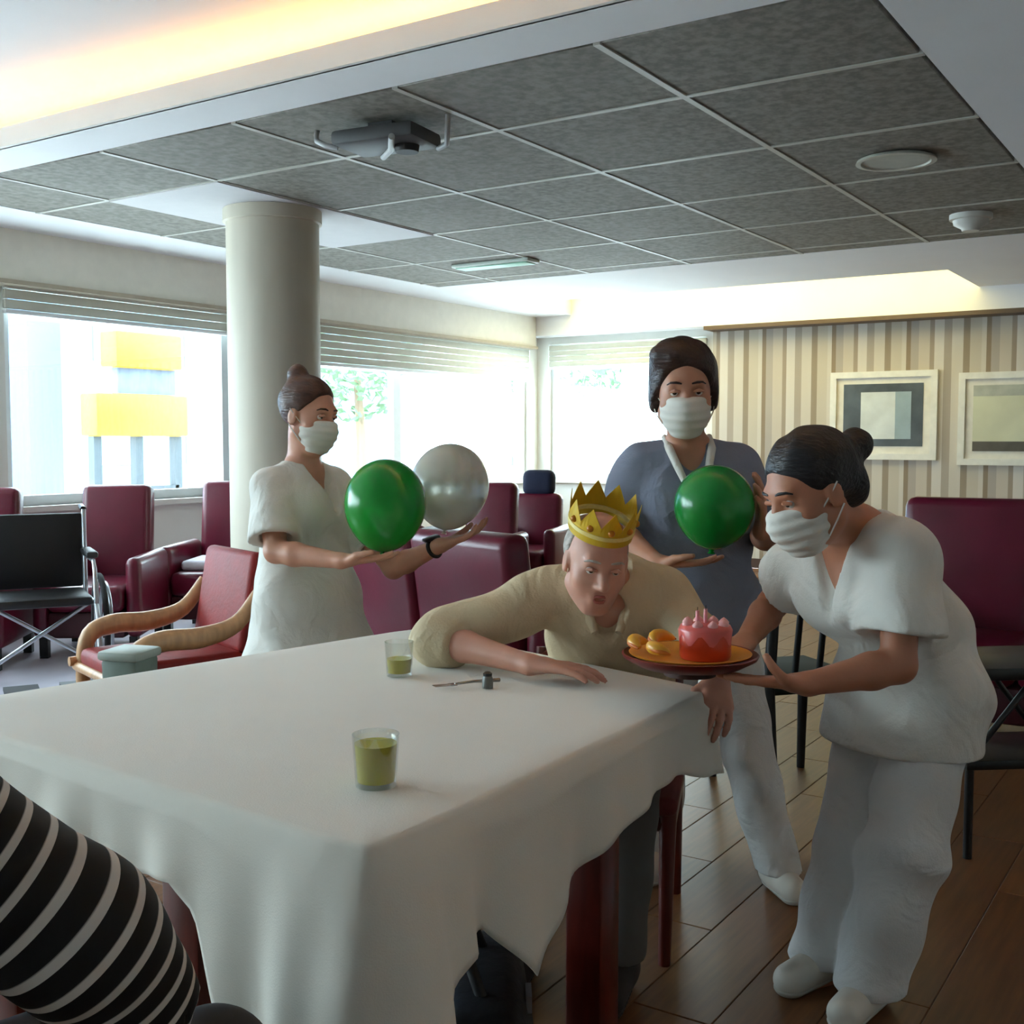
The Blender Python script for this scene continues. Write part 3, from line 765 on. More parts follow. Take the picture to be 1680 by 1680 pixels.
# ------------------------------------------------------------------ smooth bodies: distance fields turned into one surface
def nrm(v): v = np.asarray(v, float); return v / np.linalg.norm(v)
class SDF:
    def __init__(s, lo, hi, h):
        s.h = h; s.ax = [np.arange(lo[i], hi[i] + h, h, dtype=np.float32) for i in range(3)]
        s.F = np.full([len(a) for a in s.ax], 1.0, np.float32)
    def _win(s, lo, hi):
        sl = []
        for i in range(3):
            a = max(0, int((lo[i] - s.ax[i][0]) / s.h) - 1); b = min(len(s.ax[i]), int((hi[i] - s.ax[i][0]) / s.h) + 3)
            if b <= a: return None
            sl.append(slice(a, b))
        return tuple(sl)
    def _xyz(s, w):
        return s.ax[0][w[0]][:, None, None], s.ax[1][w[1]][None, :, None], s.ax[2][w[2]][None, None, :]
    def _join(s, w, D, k, mode):
        A = s.F[w]
        if mode == 'sub': D = -D
        if mode == 'add':
            if k > 0:
                h = np.maximum(k - np.abs(A - D), 0) / k; s.F[w] = np.minimum(A, D) - h * h * k * .25
            else: s.F[w] = np.minimum(A, D)
        else:
            if k > 0:
                h = np.maximum(k - np.abs(A - D), 0) / k; s.F[w] = np.maximum(A, D) + h * h * k * .25
            else: s.F[w] = np.maximum(A, D)
    def cone(s, a, b, r1, r2, k=.02, mode='add', flat=None, sq=1.0):
        a, b = np.asarray(a, float), np.asarray(b, float); R = max(r1, r2) / min(1, sq) + k + .03
        w = s._win(np.minimum(a, b) - R, np.maximum(a, b) + R)
        if w is None: return s
        X, Y, Z = s._xyz(w); ab = b - a; L2 = max(float(ab @ ab), 1e-9)
        t = np.clip(((X - a[0]) * ab[0] + (Y - a[1]) * ab[1] + (Z - a[2]) * ab[2]) / L2, 0, 1)
        qx, qy, qz = X - a[0] - t * ab[0], Y - a[1] - t * ab[1], Z - a[2] - t * ab[2]
        if flat is not None:
            f = nrm(flat); c = (qx * f[0] + qy * f[1] + qz * f[2]) * (1 / sq - 1)
            qx, qy, qz = qx + c * f[0], qy + c * f[1], qz + c * f[2]
        D = np.sqrt(qx * qx + qy * qy + qz * qz) - (r1 + t * (r2 - r1))
        if flat is not None: D = D * (.5 + .5 * sq)
        s._join(w, D, k, mode); return s
    def ell(s, c, r, fr=None, k=.02, mode='add'):
        c = np.asarray(c, float); R = max(r) + k + .03; w = s._win(c - R, c + R)
        if w is None: return s
        X, Y, Z = s._xyz(w); q = (X - c[0], Y - c[1], Z - c[2])
        fr = fr if fr is not None else np.eye(3)
        u = [(q[0] * fr[i][0] + q[1] * fr[i][1] + q[2] * fr[i][2]) for i in range(3)]
        k0 = np.sqrt(sum((u[i] / r[i]) ** 2 for i in range(3))); k1 = np.sqrt(sum((u[i] / r[i] ** 2) ** 2 for i in range(3))) + 1e-6
        s._join(w, k0 * (k0 - 1) / k1, k, mode); return s
    def plane(s, p, n, k=.004):                 # keep the side n points away from
        n = nrm(n); X, Y, Z = s._xyz((slice(None),) * 3)
        D = (X - p[0]) * n[0] + (Y - p[1]) * n[1] + (Z - p[2]) * n[2]
        s._join((slice(None),) * 3, D, k, 'cut'); return s
    def wrinkle(s, amp, f=1.0, seed=0.0):
        X, Y, Z = s._xyz((slice(None),) * 3)
        s.F += amp * (np.sin(f * (34 * Z + 15 * X) + 2.2 * np.sin(f * 13 * Y + seed) + seed) * .6 + np.sin(f * (22 * X - 19 * Y + 9 * Z) + 1.7 * np.sin(f * 17 * Z) + 2 * seed) * .5).astype(np.float32)
        return s
    def mesh(s):
        F, h = s.F, s.h; S = F < 0
        c = np.zeros([n - 1 for n in F.shape], np.int8)
        for i in (0, 1):
            for j in (0, 1):
                for k in (0, 1): c += S[i:i + c.shape[0], j:j + c.shape[1], k:k + c.shape[2]]
        act = (c > 0) & (c < 8); I = np.argwhere(act); vid = np.full(c.shape, -1, np.int64); vid[act] = np.arange(len(I))
        acc = np.zeros((len(I), 3)); cnt = np.zeros(len(I))
        for ax in range(3):
            o = [i for i in range(3) if i != ax]
            for p in (0, 1):
                for q in (0, 1):
                    oa = np.zeros(3, int); oa[o[0]] = p; oa[o[1]] = q; ob = oa.copy(); ob[ax] = 1
                    va = F[tuple((I + oa).T)]; vb = F[tuple((I + ob).T)]; x = (va < 0) != (vb < 0)
                    t = np.where(x, va / np.where(va == vb, 1, va - vb), 0)
                    pt = oa + t[:, None] * (ob - oa); acc += pt * x[:, None]; cnt += x
        V = (I + acc / cnt[:, None]) * h + np.array([a[0] for a in s.ax])
        Q = []
        for ax in range(3):
            o = [(ax + 1) % 3, (ax + 2) % 3]
            a = [slice(None)] * 3; b = [slice(None)] * 3; a[ax] = slice(0, -1); b[ax] = slice(1, None)
            E = np.argwhere(S[tuple(a)] != S[tuple(b)])
            E = E[(E[:, o[0]] > 0) & (E[:, o[1]] > 0) & (E[:, o[0]] < F.shape[o[0]] - 1) & (E[:, o[1]] < F.shape[o[1]] - 1)]
            ins = S[tuple(E.T)]
            def cell(d0, d1):
                e = E.copy(); e[:, o[0]] += d0; e[:, o[1]] += d1; return vid[tuple(e.T)]
            q = np.stack([cell(-1, -1), cell(0, -1), cell(0, 0), cell(-1, 0)], 1)
            q = np.where(ins[:, None], q, q[:, ::-1]); Q.append(q)
        Q = np.concatenate(Q); return V, Q
    def obj(s, name, m, parent, base, attr=None, relax=1):
        V, Q = s.mesh()
        for _ in range(relax):                  # light smoothing along the surface
            A = np.zeros_like(V); n = np.zeros(len(V))
            for i, j in ((0, 1), (1, 2), (2, 3), (3, 0)):
                np.add.at(A, Q[:, i], V[Q[:, j]]); np.add.at(A, Q[:, j], V[Q[:, i]]); np.add.at(n, Q[:, i], 1); np.add.at(n, Q[:, j], 1)
            V = V * .5 + .5 * A / np.maximum(n, 1)[:, None]
        Wm = np.stack([SY * V[:, 0] + CY * V[:, 1], -CY * V[:, 0] + SY * V[:, 1], V[:, 2]], 1) - np.array(base)
        me = bpy.data.meshes.new(name); me.vertices.add(len(Wm)); me.vertices.foreach_set('co', Wm.astype(np.float32).ravel())
        me.loops.add(Q.size); me.loops.foreach_set('vertex_index', Q.ravel().astype(np.int32))
        me.polygons.add(len(Q)); me.polygons.foreach_set('loop_start', np.arange(0, Q.size, 4, dtype=np.int32))
        me.update(calc_edges=True); me.validate()
        me.polygons.foreach_set('use_smooth', np.ones(len(me.polygons), bool))
        if attr is not None:
            at = me.attributes.new('stripe', 'FLOAT', 'POINT'); at.data.foreach_set('value', attr(V).astype(np.float32))
        me.materials.append(m); o = bpy.data.objects.new(name, me); COL.objects.link(o); o.parent = parent
        return o

def frame(fwd, up=(0, 0, 1), roll=0.0):          # rows: right, forward, up
    f = nrm(fwd); r = nrm(np.cross(f, up)); u = np.cross(r, f)
    if roll:
        c, s_ = math.cos(roll), math.sin(roll); r, u = r * c + u * s_, u * c - r * s_
    return np.stack([r, f, u])

def add_head(S, c, fr, g=1.0, nose=True):
    at = lambda x, y, z: c + g * (x * fr[0] + y * fr[1] + z * fr[2])
    e = lambda p, r, k, mode='add': S.ell(p, [v * g for v in r], fr, k * g, mode)
    e(at(0, -.012, .035), (.074, .094, .084), .02)
    e(at(0, .028, -.042), (.057, .060, .074), .045)
    e(at(0, .058, -.098), (.024, .022, .018), .03)
    for x in (-1, 1):
        e(at(x * .040, .052, -.030), (.020, .018, .020), .03)
        S.cone(at(x * .052, .0, -.06), at(x * .018, .055, -.1), .014 * g, .012 * g, .03 * g)
    S.cone(at(-.032, .076, .024), at(.032, .076, .024), .012 * g, .012 * g, .022 * g)
    for x in (-1, 1): e(at(x * .031, .096, .004), (.017, .016, .011), .016, 'sub')
    if nose:
        S.cone(at(0, .082, .012), at(0, .106, -.030), .008 * g, .0115 * g, .014 * g)
        for x in (-1, 1): e(at(x * .012, .093, -.034), (.008, .010, .008), .008)
    S.cone(at(-.015, .080, -.060), at(.015, .080, -.060), .008 * g, .008 * g, .012 * g)
    S.cone(at(-.013, .078, -.072), at(.013, .078, -.072), .008 * g, .008 * g, .012 * g)
    for x in (-1, 1):
        e(at(x * .076, -.004, -.008), (.007, .020, .031), .008)
        e(at(x * .086, .002, -.006), (.006, .011, .018), .006, 'sub')

def add_hand(S, w, d, palm, side, g=1.0, curl=(.35, .4, .3), spread=.10, thumb=.7, thumb_curl=.25):
    # w wrist, d pointing direction, palm = where the palm looks, side = +1/-1 which way the thumb lies
    d = nrm(d); palm = nrm(np.asarray(palm, float) - d * np.dot(palm, d)); x = np.cross(d, palm) * side   # towards the thumb
    lens = ((.040, .026, .020), (.044, .030, .021), (.041, .028, .020), (.032, .021, .018))
    for i in range(4):
        off = (.030 - .020 * i) * g; kn = w + d * (.088 - .005 * abs(i - 1)) * g + x * off
        S.cone(w + x * off * .5, kn, .017 * g, .0125 * g, .012 * g, flat=palm, sq=.85)
        p = kn; ang = 0.0; dirx = nrm(d + x * (spread * (1.2 - .8 * i)))
        for j, (ln, cu) in enumerate(zip(lens[i], curl)):
            ang += cu; q = p + (dirx * math.cos(ang) + palm * math.sin(ang)) * ln * g
            S.cone(p, q, (.0102 - .0008 * j) * g, (.0096 - .0010 * j) * g, .003 * g); p = q
    b = w + d * .022 * g + x * .022 * g; t1 = b + nrm(d * .6 + x * thumb + palm * .25) * .045 * g
    t2 = t1 + nrm(d * .9 + x * thumb * .4 + palm * thumb_curl) * .032 * g; t3 = t2 + nrm(d * 1.0 + x * .0 + palm * thumb_curl * 1.6) * .026 * g
    S.cone(b, t1, .017 * g, .0125 * g, .010 * g); S.cone(t1, t2, .0122 * g, .0105 * g, .003); S.cone(t2, t3, .0105 * g, .0088 * g, .003)

def add_body(S, J, g=1.0, female=True):
    cr = nrm(J['shL'] - J['shR']); hr = nrm(J['hipL'] - J['hipR'])
    hipm = (J['hipL'] + J['hipR']) / 2; shm = (J['shL'] + J['shR']) / 2
    fwd = nrm(np.cross(cr, J['nk'] - hipm)); J['fwd'] = fwd
    S.cone(J['hipR'] + [0, 0, .02], J['hipL'] + [0, 0, .02], .105 * g, .105 * g, .05)
    S.cone(hipm, J['waist'], .135 * g, .118 * g, .05, flat=fwd, sq=.75)
    S.cone(J['waist'], shm * .72 + J['waist'] * .28, .120 * g, .140 * g, .05, flat=fwd, sq=.72)
    S.cone(J['shR'], J['shL'], .055 * g, .055 * g, .05)
    if female:
        c = shm * .68 + J['waist'] * .32
        for x in (-1, 1): S.ell(c + cr * .075 * x * g + fwd * .075 * g, [.062 * g] * 3, None, .05)
    S.cone(J['nk'], J['head'] - J['hf'][2] * .06 * g - J['hf'][1] * .015 * g, .058 * g, .052 * g, .04)
    S.cone(J['nk'], (J['shR'] * .8 + J['nk'] * .2), .05 * g, .05 * g, .04); S.cone(J['nk'], (J['shL'] * .8 + J['nk'] * .2), .05 * g, .05 * g, .04)
    for sd in 'RL':
        S.cone(J['sh' + sd], J['el' + sd], .048 * g, .038 * g, .03)
        m = J['el' + sd] * .7 + J['wr' + sd] * .3
        S.cone(J['el' + sd], m, .038 * g, .040 * g, .015); S.cone(m, J['wr' + sd], .040 * g, .0255 * g, .015)
        S.cone(J['hip' + sd], J['kn' + sd], .088 * g, .056 * g, .05)
        m = J['kn' + sd] * .66 + J['an' + sd] * .34
        S.cone(J['kn' + sd], m, .054 * g, .053 * g, .02); S.cone(m, J['an' + sd], .053 * g, .035 * g, .02)
        S.cone(J['an' + sd] + [0, 0, -.02], J['toe' + sd], .035 * g, .024 * g, .02)
    add_head(S, J['head'], J['hf'], J.get('hg', 1.0) * g)
    for sd in 'RL':
        hd = J['hand' + sd]
        S.cone(J['wr' + sd], J['wr' + sd] + nrm(hd[0]) * .03, .0255 * g, .022 * g, .012)
        add_hand(S, J['wr' + sd] + nrm(hd[0]) * .012, hd[0], hd[1], hd[2], g, *hd[3:])

def add_legs_cloth(S, J, g, r0=.115, r1=.085, r2=.080, waist_r=.125, hr_=.108):
    hipm = (J['hipL'] + J['hipR']) / 2
    S.cone(J['hipR'] + [0, 0, .02], J['hipL'] + [0, 0, .02], hr_ * g, hr_ * g, .05); S.cone(hipm, J['waist'], .14 * g, waist_r * g, .05, flat=J['fwd'], sq=.8)
    for sd in 'RL':
        S.cone(J['hip' + sd], J['kn' + sd], r0 * g, r1 * g, .03); S.cone(J['kn' + sd], J['an' + sd], r1 * g, r2 * g, .02)

def add_top_cloth(S, J, g, hem=None, hem_r=.19, sleeve=.75, sr=(.078, .085), female=True, extra=.0):
    cr = nrm(J['shL'] - J['shR']); hipm = (J['hipL'] + J['hipR']) / 2; shm = (J['shL'] + J['shR']) / 2; fwd = J['fwd']
    S.cone(J['shR'], J['shL'], .068 * g, .068 * g, .05)
    S.cone(shm * .72 + J['waist'] * .28, J['waist'], .158 * g + extra, .148 * g + extra, .05, flat=fwd, sq=.76)
    S.cone(J['waist'], hipm, .150 * g + extra, .172 * g + extra, .05, flat=fwd, sq=.8)
    S.cone(J['hipR'] + [0, 0, .02], J['hipL'] + [0, 0, .02], .112 * g + extra, .112 * g + extra, .05)
    if hem is not None:
        for sd in 'RL': S.cone(J['hip' + sd], J['hip' + sd] + (hem - hipm), .112 * g + extra, .112 * g + extra, .05)
    if hem is not None: S.cone(hipm, hem, .172 * g + extra, hem_r * g, .04, flat=fwd, sq=.85)
    S.cone(J['nk'] - nrm(J['nk'] - hipm) * .02, J['shR'] * .85 + J['nk'] * .15, .062 * g, .062 * g, .04); S.cone(J['nk'] - nrm(J['nk'] - hipm) * .02, J['shL'] * .85 + J['nk'] * .15, .062 * g, .062 * g, .04)
    if female:
        c = shm * .68 + J['waist'] * .32
        for x in (-1, 1): S.ell(c + cr * .075 * x * g + fwd * .08 * g, [.075 * g] * 3, None, .07)
    S2 = SDF([q[0] for q in S.ax], [q[0] + .1 for q in S.ax], S.h); S2.ax = S.ax; S2.F = np.full(S.F.shape, 1.0, np.float32)
    for sd in 'RL':                             # sleeves, cut flat and hollow at the hem before they join the torso
        sv = sleeve[sd] if isinstance(sleeve, dict) else sleeve
        a, b = J['sh' + sd], J['el' + sd]
        if sv <= 1: S2.cone(a, a + (b - a) * sv, sr[0] * g, sr[1] * g, .03); t = sv; rm = .054
        else:
            S2.cone(b, b + (J['wr' + sd] - b) * (sv - 1), sr[1] * g, sr[1] * .86 * g, .02)
            a, b = J['el' + sd], J['wr' + sd]; t = sv - 1; rm = sr[1] * .86 - .014
        ax = nrm(b - a); p = a + (b - a) * t; w = S2._win(p - .15, p + .15)
        X, Y, Z = S2._xyz(w); al = (X - p[0]) * ax[0] + (Y - p[1]) * ax[1] + (Z - p[2]) * ax[2]
        rad = np.sqrt(np.maximum((X - p[0]) ** 2 + (Y - p[1]) ** 2 + (Z - p[2]) ** 2 - al ** 2, 0))
        S2._join(w, np.maximum(-al, np.maximum(rad - .12 * g, al - .13)), .003, 'sub')
        S2._join(w, np.maximum(rad - rm * g, np.abs(al) - .03), .004, 'sub')
        if sv > 1: S2.cone(J['sh' + sd], J['el' + sd], sr[0] * g, sr[1] * g, .03)
    S._join((slice(None),) * 3, S2.F, .02, 'add')

def neck_cut(S, J, depth, g, r=.058, vf=.125):           # V neck down the front
    top = J['nk'] + J['fwd'] * .03 + np.array((0, 0, .03))
    hipm = (J['hipL'] + J['hipR']) / 2; dn = nrm(hipm - J['nk'])
    S.cone(J['nk'] - dn * .02, J['nk'] - dn * .10, r * 1.05 * g, r * 1.25 * g, .01, 'sub')
    S.cone(J['nk'] + J['fwd'] * .085 * g - dn * .02, J['nk'] + J['fwd'] * vf * g + dn * depth, r * .95 * g, .014 * g, .008, 'sub')

def bounds(J, pad=.22):
    P_ = np.array([v for k, v in J.items() if isinstance(v, np.ndarray) and v.shape == (3,) and k not in ('face', 'fwd')])
    lo, hi = P_.min(0) - pad, P_.max(0) + pad
    lo[2] = min(lo[2], -.02); return lo, hi

def head_at(J, x, y, z, g): return J['head'] + g * (x * J['hf'][0] + y * J['hf'][1] + z * J['hf'][2])

def face_bits(r, base, J, g, skin_c, brow_c, iris=(60, 44, 34), lids=True):
    hg = J.get('hg', 1.0) * g; H = J['head']; f = J['hf']
    for x in (-1, 1):
        c = head_at(J, x * .031, .0725, .004, hg)
        bm = bmesh.new(); bmesh.ops.create_uvsphere(bm, u_segments=16, v_segments=10, radius=.0116 * hg)
        e = bm_obj('eye', bm, mat('eye_white', (214, 206, 198), .25), r, smooth=True, loc=W(*c) - base)
        bm = bmesh.new(); bmesh.ops.create_uvsphere(bm, u_segments=12, v_segments=8, radius=.0062 * hg)
        d = f[1] * .0085 * hg
        bm_obj('iris', bm, mat('iris_dark', iris, .2), e, smooth=True, loc=W(*d))
        pts = [head_at(J, x * a, y, z, hg) for a, y, z in ((.013, .0905, .0275), (.027, .0915, .031), (.041, .083, .030), (.050, .074, .024))]
        tube('eyebrow', [W(*p) - base for p in pts], [.0022 * hg, .0034 * hg, .003 * hg, .0015 * hg], brow_c, r, n=8)
        pts = [head_at(J, x * a, y, z, hg) for a, y, z in ((.018, .0845, .006), (.031, .0895, .0100), (.044, .080, .005))]
        tube('eyelid', [W(*p) - base for p in pts], [.003 * hg, .0052 * hg, .003 * hg], skin_c, r, n=8)

def mask(r, base, J, g, label=None, tone=(226, 222, 212)):
    hg = J.get('hg', 1.0) * g; f = J['hf']; c = head_at(J, 0, .045, -.058, hg)
    S = SDF(c - .13 * hg, c + .13 * hg, .004)
    S.ell(head_at(J, 0, .036, -.050, hg), [.067 * hg, .066 * hg, .066 * hg], f, .0)
    S.ell(head_at(J, 0, .070, -.040, hg), [.034 * hg, .050 * hg, .040 * hg], f, .045)
    S.ell(head_at(J, 0, .052, -.090, hg), [.040 * hg, .036 * hg, .032 * hg], f, .03)
    S.plane(head_at(J, 0, .018, 0, hg), -f[1], .01); S.plane(head_at(J, 0, .09, -.006, hg), f[2] - f[1] * .12, .008)
    X, Y, Z = S._xyz((slice(None),) * 3)
    u = (X - c[0]) * f[2][0] + (Y - c[1]) * f[2][1] + (Z - c[2]) * f[2][2]
    S.F += (.0016 * np.sin(u * 260 / hg)).astype(np.float32)
    o = S.obj('face_mask', mat('mask_white_%d' % tone[0], tone, .8, var=.02, bump=.1, bscale=300), r, base)
    if label: o['label'] = label
    for x in (-1, 1):
        for z0, z1 in ((-.03, .018), (-.085, -.03)):
            pts = [head_at(J, x * .060, .03, z0, hg), head_at(J, x * .076, .012, (z0 + z1) / 2, hg), head_at(J, x * .083, -.012, z1, hg)]
            tube('ear_loop', [W(*p) - base for p in pts], .0018, mat('mask_loop', (230, 228, 222), .7), o, n=6)
    return o

def hair(r, base, J, g, m, tops, cuts, strand=90.0, amp=.0022, vox=.0045):
    hg = J.get('hg', 1.0) * g; H = J['head']; f = J['hf']
    S = SDF(H - .24 * hg, H + .24 * hg, vox)
    for (p, rad, k) in tops: S.ell(head_at(J, *p, hg), [v * hg for v in rad], f, k)
    for (p, n_, k) in cuts: S.plane(head_at(J, *p, hg), n_[0] * f[0] + n_[1] * f[1] + n_[2] * f[2], k)
    X, Y, Z = S._xyz((slice(None),) * 3); q = [(X - H[0]) * f[i][0] + (Y - H[1]) * f[i][1] + (Z - H[2]) * f[i][2] for i in range(3)]
    S.F += (amp * np.sin(strand * q[0] + 3 * np.sin(30 * q[1])) * np.cos(.5 * strand * q[2] + 20 * q[1])).astype(np.float32)
    return S

def shoe(r, base, an, toe, m, sole, g=1.0):
    a = np.array((an[0], an[1], .045)); t = np.array((toe[0], toe[1], .035)); d = nrm(t - a)
    S = SDF(np.minimum(a, t) - .14, np.maximum(a, t) + .14, .0055)
    S.cone(a - d * .03, t, .046 * g, .040 * g, .03); S.cone(a + [0, 0, .02], a + [0, 0, .055], .044 * g, .042 * g, .03)
    S.plane((0, 0, .012), (0, 0, -1), .006)
    o = S.obj('shoe', m, r, base)
    S = SDF(np.minimum(a, t) - .14, np.maximum(a, t) + .14, .0055)
    S.cone(a - d * .03, t, .050 * g, .044 * g, .0); S.plane((0, 0, 0.0), (0, 0, -1), .003); S.plane((0, 0, .02), (0, 0, 1), .003)
    S.obj('sole', sole, o, base)
    return o
# ------------------------------------------------------------------ people
def skin(name, rgb): return mat(name, rgb, .5, var=.07, scale=14, sub=.12, bump=.04, bscale=140)
sk_a = skin('skin_fair', (206, 150, 124)); sk_b = skin('skin_warm', (190, 128, 98)); sk_old = skin('skin_old', (204, 148, 126)); sk_c = skin('skin_tan', (196, 140, 112))
uni = mat('uniform_white', (224, 221, 212), .8, var=.03, scale=6, bump=.15, bscale=220, sheen=.15, fold=.35)
uni_t = mat('uniform_trousers', (216, 215, 212), .8, var=.03, scale=6, bump=.15, bscale=220, sheen=.15, fold=.35)
grey_blue = mat('tunic_grey_blue', (128, 134, 152), .8, var=.05, scale=8, bump=.15, bscale=220, fold=.35)
beige = mat('shirt_beige', (206, 186, 152), .85, var=.05, scale=8, bump=.25, bscale=160, fold=.4)
white_shoe = mat('shoe_white', (214, 208, 196), .5); sole_m = mat('shoe_sole', (190, 186, 176), .7)
dark_shoe = mat('shoe_dark', (46, 40, 38), .6)
def hair_m(name, rgb): return mat(name, rgb, .45, var=.35, scale=60, stretch=(1, .15, 1), bump=.5, bscale=120)
h_brown = hair_m('hair_brown', (74, 44, 32)); h_dark = hair_m('hair_dark_brown', (52, 32, 28)); h_black = hair_m('hair_black', (20, 19, 24)); h_grey = hair_m('hair_grey', (176, 166, 156))
V = lambda *a: np.array(a, float)

# --- woman with hair bun, holding the green and the white balloon
J = dict(face=V(.8, -.5, 0), nk=A3(497, 772, 3.95), shR=A3(446, 806, 3.82), shL=A3(545, 802, 4.08), waist=A3(500, 915, 3.95),
         hipR=A3(484, 990, 3.88), hipL=A3(526, 990, 4.02), elR=A3(452, 905, 3.72), wrR=A3(560, 920, 3.60), elL=A3(645, 932, 3.98), wrL=A3(722, 895, 3.84),
         head=A3(507, 682, 3.92), hf=frame((.80, -.50, -.13), roll=.05), hg=1.06)
for s in 'RL':
    h = J['hip' + s]; J['kn' + s] = V(h[0] + .01, h[1] - .02, .43); J['an' + s] = V(h[0], h[1] + .02, .085); J['toe' + s] = V(h[0] + .11, h[1] - .07, .035)
J['handR'] = (V(1, -.1, .06), V(0, .15, 1), 1, (.08, .14, .14), .14, .7, .1)
J['handL'] = (V(.95, -.15, .32), V(-.25, .0, 1), -1, (.2, .3, .3), .12, .6, .3)
g = .98; base = W(J['hipR'][0], J['hipR'][1], 0)
r = thing('person', 'standing person with hair bun, white uniform and mask, holding two balloons', 'person', base)
lo, hi = bounds(J); S = SDF(lo, hi, .006); add_body(S, J, g); S.obj('body', sk_a, r, base)
hem = (J['hipR'] + J['hipL']) / 2 + V(.01, 0, -.26); sl = dict(R=.80, L=.70)
S = SDF(lo, hi, .0075); add_top_cloth(S, J, g, hem, .30, sl, (.076, .088), extra=.02); S.wrinkle(.0055, 1.1, .4); S.plane(hem, (0, 0, -1)); neck_cut(S, J, .13, g, .058, .15)
S.obj('tunic', uni, r, base)
S = SDF(lo, hi, .0085); add_legs_cloth(S, J, g, .095, hr_=.088, waist_r=.11); S.wrinkle(.004, 1.1, 1.4); S.plane((0, 0, .07), (0, 0, -1)); S.plane(J['waist'], (0, 0, 1)); S.obj('trousers', uni_t, r, base)
for s in 'RL': shoe(r, base, J['an' + s], J['toe' + s], white_shoe, sole_m)
S = hair(r, base, J, g, h_brown, [((0, -.018, .040), (.083, .100, .092), 0), ((0, -.070, .132), (.036, .034, .032), .025)],
         [((0, .060, .062), (0, .80, -.60), .008), ((0, 0, -.075), (0, 0, -1), .02)]); S.obj('hair', h_brown, r, base)
face_bits(r, base, J, g, sk_a, h_brown); mask(r, base, J, g)
# dark under-shirt edge at the neck and a wrist watch
p = J['nk'] + J['fwd'] * .13 - V(0, 0, .115)
w = J['elL'] * .12 + J['wrL'] * .88; d = nrm(J['wrL'] - J['elL']); u = nrm(np.cross(d, (0, 0, 1))); v = np.cross(u, d)
wt = tube('wristwatch', [W(*(w + (u * math.cos(a) + v * math.sin(a)) * .030)) - base for a in [2 * math.pi * k / 20 for k in range(20)]], .007, mat('watch_black', (18, 16, 16), .4), r, closed=True)
bm = bmesh.new(); bx(bm, -.028, .028, -.022, .022, -.006, .006, .004)
o = bm_obj('watch_face', bm, mat('watch_black', (18, 16, 16), .4), wt, smooth=True, angle=40, loc=W(*(w + v * .036)) - base)
o.rotation_euler = (0, -.3, -YAW)

# --- nurse with short dark hair, grey blue tunic, holding a green balloon
J = dict(face=V(0, -1, 0), nk=A3(1128, 742, 3.46), shR=A3(1046, 772, 3.48), shL=A3(1210, 770, 3.48), waist=A3(1142, 905, 3.50),
         hipR=A3(1106, 1000, 3.50), hipL=A3(1186, 1000, 3.50), elR=A3(1012, 872, 3.47), wrR=A3(1078, 924, 3.25), elL=A3(1256, 882, 3.45), wrL=A3(1250, 872, 3.23),
         head=A3(1122, 640, 3.39), hf=frame((-.06, -.97, -.16), roll=-.03), hg=1.12,
         knR=A3(1090, 1225, 3.45), anR=A3(1072, 1415, 3.46), knL=A3(1226, 1230, 3.38), anL=A3(1277, 1432, 3.29), toeR=A3(1066, 1450, 3.34), toeL=A3(1302, 1485, 3.20))
J['toeR'][2] = J['toeL'][2] = .035
J['handR'] = (V(.9, -.35, .03), V(.1, .1, 1), 1, (.10, .16, .16), .12, .7, .1)
J['handL'] = (V(-.10, -.55, .80), V(-.95, .1, .1), -1, (.15, .2, .2), .14, .6, .1)
g = 1.0; base = W(J['hipR'][0], J['hipR'][1], 0)
r = thing('person', 'standing person in grey blue tunic and mask with short dark hair, holding one green balloon', 'person', base)
lo, hi = bounds(J); S = SDF(lo, hi, .006); add_body(S, J, g); S.obj('body', sk_c, r, base)
hem = (J['hipR'] + J['hipL']) / 2 + V(0, 0, -.08); sl = dict(R=.86, L=.86)
S = SDF(lo, hi, .007); add_top_cloth(S, J, g, hem, .20, sl, (.076, .080), extra=.008); S.wrinkle(.0055, 1.1, 2.4); S.plane(hem, (0, 0, -1)); neck_cut(S, J, .12, g, .058, .145)
S.obj('tunic', grey_blue, r, base)
S = SDF(lo, hi, .0085); add_legs_cloth(S, J, g, .098, .078, .068, hr_=.096, waist_r=.11); S.wrinkle(.005, 1.1, .7); S.plane((0, 0, .06), (0, 0, -1)); S.plane(J['waist'], (0, 0, 1)); S.obj('trousers', uni_t, r, base)
for s in 'RL': shoe(r, base, J['an' + s], J['toe' + s], white_shoe, sole_m)
S = hair(r, base, J, g, h_dark, [((0, -.018, .046), (.090, .104, .094), 0), ((.03, .02, .095), (.06, .06, .04), .03), ((.07, -.02, -.01), (.024, .05, .06), .02), ((-.07, -.02, -.01), (.024, .05, .06), .02)],
         [((0, .066, .058), (0, .86, -.51), .008), ((0, 0, -.065), (0, 0, -1), .02)]); S.obj('hair', h_dark, r, base)
face_bits(r, base, J, g, sk_c, h_dark); mask(r, base, J, g)
cr = nrm(J['shL'] - J['shR']); f = J['fwd']
for x in (-1, 1):
    pts = [J['nk'] + cr * .068 * x + V(0, 0, .045) - f * .02, J['nk'] + cr * .064 * x + f * .055 + V(0, 0, .018), J['nk'] + cr * .045 * x + f * .118 - V(0, 0, .035), J['nk'] + cr * .004 * x + f * .150 - V(0, 0, .125)]
    tube('collar', [W(*p) - base for p in pts], [.010, .013, .012, .008], uni, r, n=10)

